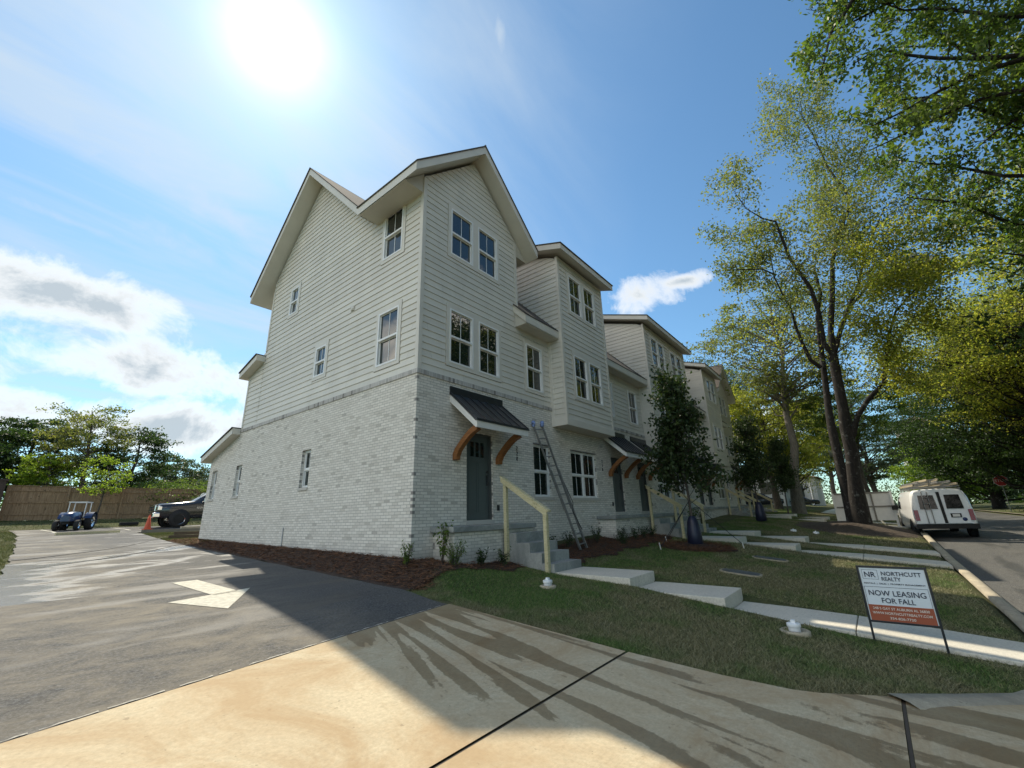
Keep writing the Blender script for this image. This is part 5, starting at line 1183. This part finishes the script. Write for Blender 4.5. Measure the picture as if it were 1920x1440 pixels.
for s in (1,-1):
    m=MB(); m.mesh([(1.95,s*1.005,1.30),(3.05,s*1.005,1.30),(3.05,s*.83,1.84),(2.45,s*.83,1.84)],[(0,1,2,3)]); m.mesh([(3.12,s*1.005,1.30),(3.9,s*1.005,1.30),(3.75,s*.83,1.84),(3.12,s*.83,1.84)],[(0,1,2,3)]); m.build('side_window',DARKGL,pk)
    for x in (1.0,4.6):
        wheel(pk,x,s*.91,.40,.40,.27)
    for x in (1.0,4.6): m=MB(); m.lathe([(.49,s*.99),(.49,s*1.012),(0,s*1.012)],(x,0,.44),'y',22); m.build('wheel_arch',RUBBER,pk)
    m=MB(); m.box(-.03,.16,s*.52,s*.94,.90,1.10) if s>0 else m.box(-.03,.16,-.985,-.52,.88,1.10); m.build('headlight',CHROME,pk,.03)
    m=MB(); m.box(1.95,2.1,s*1.02,s*1.25,1.28,1.50); m.build('mirror',CHROME,pk,.03)
m=MB(); m.box(-.06,.05,-.52,.52,.84,1.14); gr=m.build('grille',CHROME,pk,.03)
m=MB(); [m.box(-.075,-.061,a,b,c,e) for a,b,c,e in ((-.44,-.04,1.01,1.10),(.04,.44,1.01,1.10),(-.44,-.04,.88,.97),(.04,.44,.88,.97))]; m.build('grille_mesh',RUBBER,gr)
m=MB(); m.box(-.20,.12,-.98,.98,.50,.78); m.build('bumper',CHROME,pk,.06)
M=Matrix.Translation((1.86,-1.022,1.0))@FRONT
t=text('RAM',.15,M,'lettering',INKW,pk,.003,'CENTER',.003); 
# ------------------------------------------------------------------ tractor
TB=simple('tractor blue',(.014,.035,.11),.3,var=.15,coat=.4); tr=empty('tractor',(-2.35,23.2,H(-2.3,22.6)),R(246),label='blue compact tractor with pale canopy frame parked before the fence',cat='tractor'); tr.scale=(.68,.68,.68)
m=MB(); loft(m,[[(x,w,.62),(x,w*1.02,.9),(x,w*.9,z-.06),(x,w*.6,z),(x,0,z+.02)] for x,w,z in ((.1,.34,1.28),(.6,.36,1.30),(1.2,.34,1.24),(1.62,.28,1.12),(1.7,.2,1.0))]); m.build('bonnet',TB,tr)
m=MB(); m.box(-.6,1.5,-.18,.18,.42,.66); m.box(-.75,.0,-.42,.42,.62,.74); m.build('chassis',RUBBER,tr,.02)
for s in (1,-1):
    wheel(tr,-.45,s*.72,.60,.60,.38); wheel(tr,1.2,s*.55,.36,.36,.24)
    m=MB(); pts=[(-.45+.68*math.cos(t),.60+.68*math.sin(t)) for t in [R(a) for a in range(20,171,15)]]
    m.mesh([(x,s*y,z) for x,z in pts for y in (.50,.93)],[(2*i,2*i+1,2*i+3,2*i+2) for i in range(len(pts)-1)]); m.build('mudguard',TB,tr)
    for a_,b_ in (((-.85,s*.46,.7),(-.85,s*.46,1.98)),((.15,s*.46,.9),(.1,s*.46,1.98))): m=MB(); m.bar(a_,b_,.05,.05); m.build('canopy_post',WHITEP,tr)
m=MB(); m.bar((-.9,-.5,1.98),(-.9,.5,1.98),.07,.07); m.bar((.15,-.5,1.98),(.15,.5,1.98),.06,.06); m.bar((-.9,.5,1.98),(.15,.5,1.98),.06,.06); m.bar((-.9,-.5,1.98),(.15,-.5,1.98),.06,.06); m.build('canopy_frame',WHITEP,tr)
m=MB(); m.box(-.6,-.15,-.26,.26,.82,.95); m.box(-.68,-.56,-.26,.26,.92,1.34); m.build('seat',RUBBER,tr,.04)
m=MB(); m.lathe([(.17,-.012),(.19,0),(.17,.012)],(.05,0,1.32),'z',16); m.tube([(.25,0,1.1),(.05,0,1.32)],.02,6); m.build('steering_wheel',RUBBER,tr)
m=MB(); m.box(-1.55,-.95,-.7,.7,.3,.75); m.bar((-.9,0,.6),(-1.2,0,.6),.1,.1); m.build('rear_blade',RUBBER,tr,.03)
# ------------------------------------------------------------------ fence, cone and odd items
FW=m_wood('weathered fence boards',(.20,.125,.07),(.40,.27,.165),.85,(9,9,.6))
fy=29.3
def fz(x): return H(x,fy)
fe=empty('wooden_fence',(0,0,0),label='long brown board fence with rails along the back of the parking lot',cat='fence')
m=MB(); x=-4.6
while x<22: 
    h=1.83+rng.uniform(-.012,.012); z=fz(x); m.box(x,x+.138,fy+.002,fy+.022,z-.03,z+h); x+=.1395
m.build('board_panel',FW,fe)
for hz in (.3,.95,1.6): m=MB(); m.bar((-4.6,fy-.02,fz(0)+hz),(22,fy-.02,fz(22)+hz),.04,.09); m.build('rail',FW,fe)
m=MB(); m.bar((-4.6,fy+.01,fz(0)+1.86),(22,fy+.01,fz(22)+1.86),.12,.035); m.build('cap_rail',FW,fe)
for k in range(11): x=-4.6+k*2.44; m=MB(); m.box(x-.045,x+.045,fy-.09,fy-.0,fz(x)-.2,fz(x)+1.85); m.build('post',FW,fe)
m=MB(); m.box(-5.35,-4.75,28.6,29.3,fz(-5)-.2,fz(-5)+2.05); m.box(-5.42,-4.68,28.55,29.36,fz(-5)+2.05,fz(-5)+2.14); o=m.build('brick_pillar',simple('dark brick pillar',(.07,.05,.042),.9,var=.4,sc=20)); tag(o,'dark brick pillar at the left end of the wooden fence','pillar')
fe2=empty('wooden_fence',(0,0,0),label='lower brown fence at the far left, left of the brick pillar',cat='fence')
m=MB(); [m.bar((-12,28.9,fz(-8)+z),(-5.4,28.9,fz(-5.4)+z),.03,.14) for z in (.3,.48,.66,.84,1.02,1.2)]; m.build('board_panel',FW,fe2); m=MB(); [m.box(x,x+.1,28.92,29.02,fz(x)-.2,fz(x)+1.35) for x in (-11.8,-9.5,-7.4,-5.6)]; m.build('post',FW,fe2)
cn=empty('traffic_cone',(.10,21.0,H(.1,21.0)),label='orange traffic cone in front of the pickup bumper',cat='cone')
OR=simple('cone orange',(.55,.085,.03),.6,var=.1); m=MB(); m.box(-.19,.19,-.19,.19,0,.035); m.lathe([(.145,.035),(.03,.72),(.0,.72)],n=16); m.build('cone',OR,cn); m=MB(); m.lathe([(.103,.27),(.083,.40)],n=16); m.build('reflective_band',WHITEP,cn)
def timber(x0,y0,x1,y1,w,h,zo,lab,mt): m=MB(); m.bar((x0,y0,H(x0,y0)+zo+h/2),(x1,y1,H(x1,y1)+zo+h/2),w,h); return tag(m.build('timber',mt),lab,'timber',group='timbers lying by the parking lot')
DKT=m_wood('dark sleeper',(.05,.036,.026),(.12,.09,.06),.9)
timber(-.55,18.9,2.6,18.6,.14,.13,.0,'long kerb timber at the edge of the lot, pointing at the pickup',simple('grey timber',(.20,.18,.15),.9)); timber(-.55,14.6,1.4,14.2,.16,.12,0,'lower dark plank stacked at the house corner',DKT); timber(-.35,14.75,1.6,14.4,.16,.12,.12,'upper dark plank stacked at the house corner',DKT)
timber(-3.3,19.4,-1.2,19.65,.2,.10,.0,'pale yellowish timber lying in front of the tractor',PINE)
m=MB(); m.box(-.42,.42,-.18,.18,0,.16); o=m.build('drain_box',RUBBER,None,.02); o.location=(.4,26.6,H(.4,26.6)); tag(o,'black low box in the grass before the fence','box')
m=MB(); m.box(0,2.2,-.1,.1,0,.16); o=m.build('wheel_stop',KERBM,None,.02); o.location=(1.2,19.9,H(1.2,19.9)); tag(o,'pale concrete wheel stop beside the house corner','wheel stop')
# ------------------------------------------------------------------ white board on the verge
bd=empty('site_board',(24.6,-7.2,lawn(24.6,-7.2)),label='back of a large white site board on posts between the big trunk and the van',cat='board')
zb=-.02-lawn(24.6,-7.2)
m=MB(); m.box(-.01,.01,-1.32,1.25,zb,zb+1.45); m.build('panel',WHITEP,bd)
GT=m_wood('grey batten',(.16,.15,.13),(.30,.28,.25),.9)
m=MB(); m.box(-.05,-.012,-1.32,1.25,zb+1.37,zb+1.46); m.box(-.05,-.012,-1.32,1.25,zb+.66,zb+.74); [m.box(-.052,-.011,y-.04,y+.04,zb+.0,zb+1.365) for y in (-.45,.4)]; m.build('batten',GT,bd)
for y in (-1.27,1.2): m=MB(); m.box(-.10,-.012,y-.05,y+.05,-.2,zb+1.45); m.build('post',PINE if False else WHITEP,bd)
m=MB(); m.bar((-.06,-.6,zb+.0),(.4,-.75,0),.05,.05); m.build('brace',WHITEP,bd)
# ------------------------------------------------------------------ stop sign
sp=empty('stop_sign',(48,-16.3,H(48,-16.3)),label='red octagonal stop sign on a post across the street, right of the van roof',cat='sign')
oc=[(.46*math.cos(R(22.5+45*k)),2.45+.46*math.sin(R(22.5+45*k))) for k in range(8)]; oc2=[(x*.93,2.45+(z-2.45)*.93) for x,z in oc]
m=MB(); m.prism(oc,'x',-.012,.0); m.build('border',WHITEP,sp); m=MB(); m.prism(oc2,'x',-.018,-.0122); m.build('face',simple('stop red',(.40,.02,.025),.45,var=.05),sp)
MX=Matrix(((0,0,-1,0),(-1,0,0,0),(0,1,0,0),(0,0,0,1))); text('STOP',.30,Matrix.Translation((-.021,0,2.45))@MX,'lettering',WHITEP,sp,.002)
m=MB(); m.bar((.03,0,-.2),(.03,0,2.85),.05,.05); m.build('post',ALU,sp)
# ------------------------------------------------------------------ poles and wires
POLEW=m_wood('utility pole wood',(.045,.035,.028),(.11,.09,.07),.9)
def pole(x,y,h,lab,arm=None,lean=(0,0)):
    o=empty('utility_pole',(x,y,H(x,y)),label=lab,cat='utility pole',group='utility poles along the street'); m=MB(); m.tube([(0,0,-.4),(lean[0],lean[1],h)],[.17,.11],9); m.build('pole',POLEW,o)
    m=MB(); m.bar((lean[0],lean[1]-1.1,h-.6),(lean[0],lean[1]+1.1,h-.6),.10,.12); m.build('cross_arm',POLEW,o)
    if arm:
        m=MB(); m.tube([(lean[0],lean[1],h-1.6),(-.5,arm*.5,h-1.1),(-.7,arm,h-1.0)],.045,6); m.build('lamp_arm',ALU,o); m=MB(); m.lathe([(0,.08),(.16,.04),(.2,-.06),(0,-.08)],(-.7,arm,h-1.02),'z',12); m.build('lamp_head',ALU,o)
    m=MB(); m.lathe([(0,-.4),(.19,-.38),(.19,.38),(0,.4)],(lean[0]*.7-.22,lean[1]*.7+.18,h*.72),'z',12); m.build('transformer',simple('transformer grey',(.22,.23,.23),.5) if 'transformer grey' not in bpy.data.materials else bpy.data.materials['transformer grey'],o); return o
pole(57,-5.2,8.6,'dark wooden utility pole with long lamp arm, left of the two-stemmed trunk',3.2); pole(78,-8.4,9.5,'farther utility pole down the street, behind the lamp pole')
for k,(z0,z1) in enumerate(((8.2,8.8),(7.6,8.2),(7.0,7.6),(6.6,6.9))):
    m=MB(); p=Vector((57,-5.2,H(57,-5.2)+z0)); q=Vector((105,-62,z1+1.2)); m.tube([p.lerp(q,t)-Vector((0,0,4*t*(1-t)*.9)) for t in [i/10 for i in range(11)]],.022,4); tag(m.build('power_line',BLACKM),('top','second','third','lowest')[k]+' power line running right from the lamp pole over the street','wire',group='power lines over the street')
m=MB(); m.tube([(57,-5.2,H(57,-5.2)+7.2),(54.2,-8.0,H(54,-8))],.03,5); o=m.build('guy_wire',ALU); tag(o,'pale guy wire slanting from the lamp pole to the verge','wire')
# ------------------------------------------------------------------ houses and cars beyond
def house(x,y,w,d,h,lab,wall,roofc,wins,rz=0,rh=1.6):
    z=H(x,y); o=empty('house',(x,y,z),rz,label=lab,cat='house'); m=MB(); m.box(0,d,-w/2,w/2,-.5,h); m.build('wall',wall,o)
    m=MB(); e=.5; m.mesh([(-e,-w/2-e,h),(d+e,-w/2-e,h),(d+e,w/2+e,h),(-e,w/2+e,h),(d*.35,0,h+rh),(d*.65,0,h+rh)],[(0,1,5,4),(1,2,5),(2,3,4,5),(3,0,4),(0,3,2,1)]); m.build('roof',roofc,o)
    for a,b,c,e2 in wins:
        q=MB(); q.box(-.05,-.004,a-.08,b+.08,c-.08,e2+.08); f=q.build('window',VINYL,o); q=MB(); q.box(-.062,-.0505,a,b,c,e2); q.build('pane',GLASS,f)
    return o
WS=simple('white clapboard',(.74,.74,.72),.6,var=.04); BR=simple('brown shingles',(.12,.085,.06),.9,var=.3,sc=10)
house(49,2.9,7,9,3.0,'white cottage with brown roof just past the end of the row',WS,BR,((-2.4,-1.2,1.0,2.3),(-.4,.6,1.0,2.3),(1.4,2.4,1.0,2.3)))
hp=house(68,2.5,9,10,3.4,'white house with a columned porch farther down the verge',WS,BR,((-3,-1.8,.8,2.4),(-.6,.6,.2,2.4),(1.8,3,.8,2.4)))
for y in (-4,-2,0,2,4): m=MB(); m.lathe([(.14,0),(.12,2.9)],(-1.2,y,-.1),'z',10); m.build('porch_column',WHITEP,hp)
tw=house(125,-19,7,12,18,'pale tall building glimpsed through the leaves above the van',simple('pale render',(.5,.48,.44),.8),BR,[(a,a+1.2,c,c+1.6) for a in (-3,0,2.2) for c in (8,11,14)],0,2)
def car(x,y,rz,paint,lab):
    z=H(x,y); o=empty('parked_car',(x,y,z),rz,label=lab,cat='car',group='cars parked beyond the row'); m=MB()
    cs=lambda x,hw,zb,zs,zr,t=.75:[(x,hw*.9,zb),(x,hw,zb+.15),(x,hw,zs-.1),(x,hw*.96,zs),(x,hw*t,zr-.03),(x,0,zr)]
    loft(m,[cs(0,.7,.35,.62,.68,.9),cs(.12,.85,.25,.72,.78,.9),cs(1.1,.9,.22,.82,.9,.9),cs(1.8,.9,.22,.86,1.36),cs(2.6,.9,.22,.88,1.43),cs(3.4,.9,.22,.9,1.30),cs(3.9,.9,.25,.9,.98,.9),cs(4.4,.82,.3,.8,.86,.9)]); m.build('body',paint,o)
    for s in (1,-1):
        m=MB(); m.mesh([(1.45,s*.895,.90),(3.55,s*.895,.93),(3.2,s*.70,1.30),(1.95,s*.70,1.32)],[(0,1,2,3)]); m.build('side_window',DARKGL,o)
        for xx in (.85,3.5): wheel(o,xx,s*.8,.31,.31,.2)
    for e,xx in (('headlight',.06),('tail_light',4.36)):
        for s in (1,-1): m=MB(); m.box(xx-.05,xx+.05,s*.42 if s>0 else -.68,s*.68 if s>0 else -.42,.55,.68); m.build(e,CHROME if e=='headlight' else LAMP,o)
CARD=simple('dark car paint',(.02,.025,.035),.25,var=.1,coat=.7); CARS=simple('silver car paint',(.42,.44,.46),.3,metal=.5,var=.05,coat=.5)
car(46,-.7,R(100),CARD,'dark car parked in front of the white cottage, nearest the row'); car(52,-1.4,R(100),CARS,'silver car parked behind the dark one by the cottage'); car(66,-2.2,R(95),CARD,'small dark car farther along by the porch house'); car(84,-9.5,R(180),CARD,'dark car driving far down the street')
# ------------------------------------------------------------------ camera, sun, sky
cam=bpy.data.cameras.new('camera'); co=bpy.data.objects.new('camera',cam); COL.objects.link(co); scn.camera=co
yaw,pit,rol=0.898922382,0.29612768,-0.0300079101
fwd=Vector((math.sin(yaw)*math.cos(pit),math.cos(yaw)*math.cos(pit),math.sin(pit))); right=Vector((math.cos(yaw),-math.sin(yaw),0)); up=right.cross(fwd)
r2=right*math.cos(rol)+up*math.sin(rol); u2=up*math.cos(rol)-right*math.sin(rol)
co.matrix_world=Matrix(((r2.x,u2.x,-fwd.x,-6.09039),(r2.y,u2.y,-fwd.y,-7.66607),(r2.z,u2.z,-fwd.z,.7923),(0,0,0,1)))
cam.sensor_width=36; cam.lens=806.4815/1920*36; cam.clip_start=.05; cam.clip_end=5000
SUN=Vector((.262,.960,1.2082)).normalized(); el=math.asin(SUN.z); az=math.atan2(SUN.x,SUN.y)
sl_=bpy.data.lights.new('sun','SUN'); so=bpy.data.objects.new('sun',sl_); COL.objects.link(so); so.rotation_euler=SUN.to_track_quat('Z','Y').to_euler(); sl_.energy=SUN_E; sl_.angle=R(.6); sl_.color=(1,.90,.72)
w=bpy.data.worlds.new('World'); scn.world=w; w.use_nodes=True; nt=w.node_tree; bg=nt.nodes['Background']
sky=N(nt,'ShaderNodeTexSky',sky_type='NISHITA'); sky.sun_disc=False; sky.sun_elevation=el; sky.sun_rotation=az; sky.air_density=1.0; sky.dust_density=.35; sky.ozone_density=2.2; sky.altitude=100
tc=N(nt,'ShaderNodeTexCoord'); D=tc.outputs['Generated']
nm=N(nt,'ShaderNodeVectorMath',operation='NORMALIZE'); L(nt,D,nm.inputs[0]); D=nm.outputs[0]
def vdot(v):
    n=N(nt,'ShaderNodeVectorMath',operation='DOT_PRODUCT'); L(nt,D,n.inputs[0]); n.inputs[1].default_value=tuple(v); return n.outputs['Value']
sep=N(nt,'ShaderNodeSeparateXYZ'); L(nt,D,sep.inputs[0])
zc=mth(nt,'MAXIMUM',mth(nt,'ADD',sep.outputs[2],.12),.05)
pl=N(nt,'ShaderNodeCombineXYZ'); L(nt,mth(nt,'DIVIDE',sep.outputs[0],zc),pl.inputs[0]); L(nt,mth(nt,'DIVIDE',sep.outputs[1],zc),pl.inputs[1])
cd=mth(nt,'MAXIMUM',vdot(SUN),0.)
# thin high cloud, streaky, thickest towards the sun
mp=N(nt,'ShaderNodeMapping'); mp.inputs['Rotation'].default_value=(0,0,R(-35)); mp.inputs['Scale'].default_value=(.8,2.4,1); L(nt,pl.outputs[0],mp.inputs['Vector'])
ci=noise(nt,mp.outputs['Vector'],1.3,7,.6,.6); ci2=noise(nt,pl.outputs[0],.55,4,.5,.3)
nearsun=mth(nt,'POWER',cd,5.)
westy=mth(nt,'MULTIPLY_ADD',vdot(Vector((-.72,.69,0))),.5,.5)
cirr0=mth(nt,'MULTIPLY',ramp(nt,ci,[(.36,0),(.68,1)]),ramp(nt,mth(nt,'ADD',mth(nt,'MULTIPLY',ci2,.7),mth(nt,'ADD',mth(nt,'MULTIPLY',nearsun,.35),mth(nt,'MULTIPLY',westy,.34))),[(.46,0),(.90,.8)]))
# heaped clouds low down: (azimuth deg, elevation deg, half width, half height)
puff=noise(nt,D,8.,8,.64,.3); puff2=noise(nt,D,3.2,4,.5)
cum=None
def blob(a,e,wx,wy,tilt=0):
    global cum
    a,e=R(a),R(e); c=Vector((math.sin(a)*math.cos(e),math.cos(a)*math.cos(e),math.sin(e))); rt=Vector((math.cos(a),-math.sin(a),0)); upv=rt.cross(c); rt,upv=rt*math.cos(R(tilt))+upv*math.sin(R(tilt)),upv*math.cos(R(tilt))-rt*math.sin(R(tilt))
    u=mth(nt,'DIVIDE',vdot(rt),math.sin(R(wx))); v=mth(nt,'DIVIDE',mth(nt,'SUBTRACT',vdot(upv),0),math.sin(R(wy)))
    rr=mth(nt,'SQRT',mth(nt,'ADD',mth(nt,'MULTIPLY',u,u),mth(nt,'MULTIPLY',v,v)))
    m_=mth(nt,'SUBTRACT',1.,rr); m_=mth(nt,'MAXIMUM',mth(nt,'MINIMUM',m_,mth(nt,'MULTIPLY',vdot(c),9)),-1.)
    cum=m_ if cum is None else mth(nt,'SMOOTH_MAX',cum,m_,.15)
for b_ in CLOUDS: blob(*b_)
cum1=cum; cum=None
for b_ in FILL_CLOUDS: blob(*b_)   # unseen cloud banks behind and beside the viewer, added to light the shaded walls
cum_fill=cum; cum=None
for b_ in WISPS: blob(*b_)   # an old vapour trail and torn wisps
cum3=cum; cum=cum1
cm=mth(nt,'ADD',cum,mth(nt,'ADD',mth(nt,'MULTIPLY',mth(nt,'SUBTRACT',puff,.5),2.8),mth(nt,'MULTIPLY',mth(nt,'SUBTRACT',puff2,.5),1.6)))
cmask=ramp(nt,cm,[(.08,0),(.34,.45),(.7,.95)])
core=ramp(nt,cm,[(.4,0),(1.0,1)])
halo=mth(nt,'ADD',mth(nt,'MULTIPLY',mth(nt,'POWER',cd,420.),HALO[0]),mth(nt,'ADD',mth(nt,'MULTIPLY',mth(nt,'POWER',cd,45.),HALO[1]),mth(nt,'MULTIPLY',mth(nt,'POWER',cd,9.),HALO[2])))
halo=mth(nt,'MULTIPLY',halo,mth(nt,'MULTIPLY_ADD',ci,.9,.55))
veil=None
skyc=mix(nt,1.,sky.outputs['Color'],SKYTINT,'MULTIPLY')
wsp=mth(nt,'ADD',cum3,mth(nt,'ADD',mth(nt,'MULTIPLY',mth(nt,'SUBTRACT',puff,.5),2.2),mth(nt,'MULTIPLY',mth(nt,'SUBTRACT',ci,.5),2.)))
cirr=mth(nt,'MAXIMUM',cirr0,ramp(nt,wsp,[(.15,0),(1.0,.55)]))
c=mix(nt,cirr,skyc,CIRR)
ccol=mix(nt,core,CUMH,CUML)
c=mix(nt,cmask,c,ccol)
cm_fill=mth(nt,'ADD',cum_fill,mth(nt,'ADD',mth(nt,'MULTIPLY',mth(nt,'SUBTRACT',puff,.5),2.2),mth(nt,'MULTIPLY',mth(nt,'SUBTRACT',puff2,.5),1.6)))
c=mix(nt,ramp(nt,cm_fill,[(.08,0),(.34,.5),(.7,.95)]),c,CUMFILL)
hal=N(nt,'ShaderNodeMix',data_type='RGBA',blend_type='ADD'); hal.inputs['Factor'].default_value=1; L(nt,c,hal.inputs['A'])
hc=N(nt,'ShaderNodeVectorMath',operation='SCALE'); hc.inputs[0].default_value=(1,.99,.95); L(nt,halo,hc.inputs['Scale']); L(nt,hc.outputs[0],hal.inputs['B'])
L(nt,hal.outputs['Result'],bg.inputs['Color']); bg.inputs['Strength'].default_value=SKY_S
vs_=scn.view_settings; vs_.view_transform='Standard'; vs_.look='None'; vs_.exposure=EXPO; vs_.gamma=1; vs_.use_curve_mapping=False
cy=scn.cycles; cy.use_denoising=True; cy.max_bounces=8; cy.diffuse_bounces=4; cy.glossy_bounces=4; cy.transmission_bounces=4; cy.transparent_max_bounces=8; cy.sample_clamp_indirect=8; cy.caustics_reflective=False; cy.caustics_refractive=False
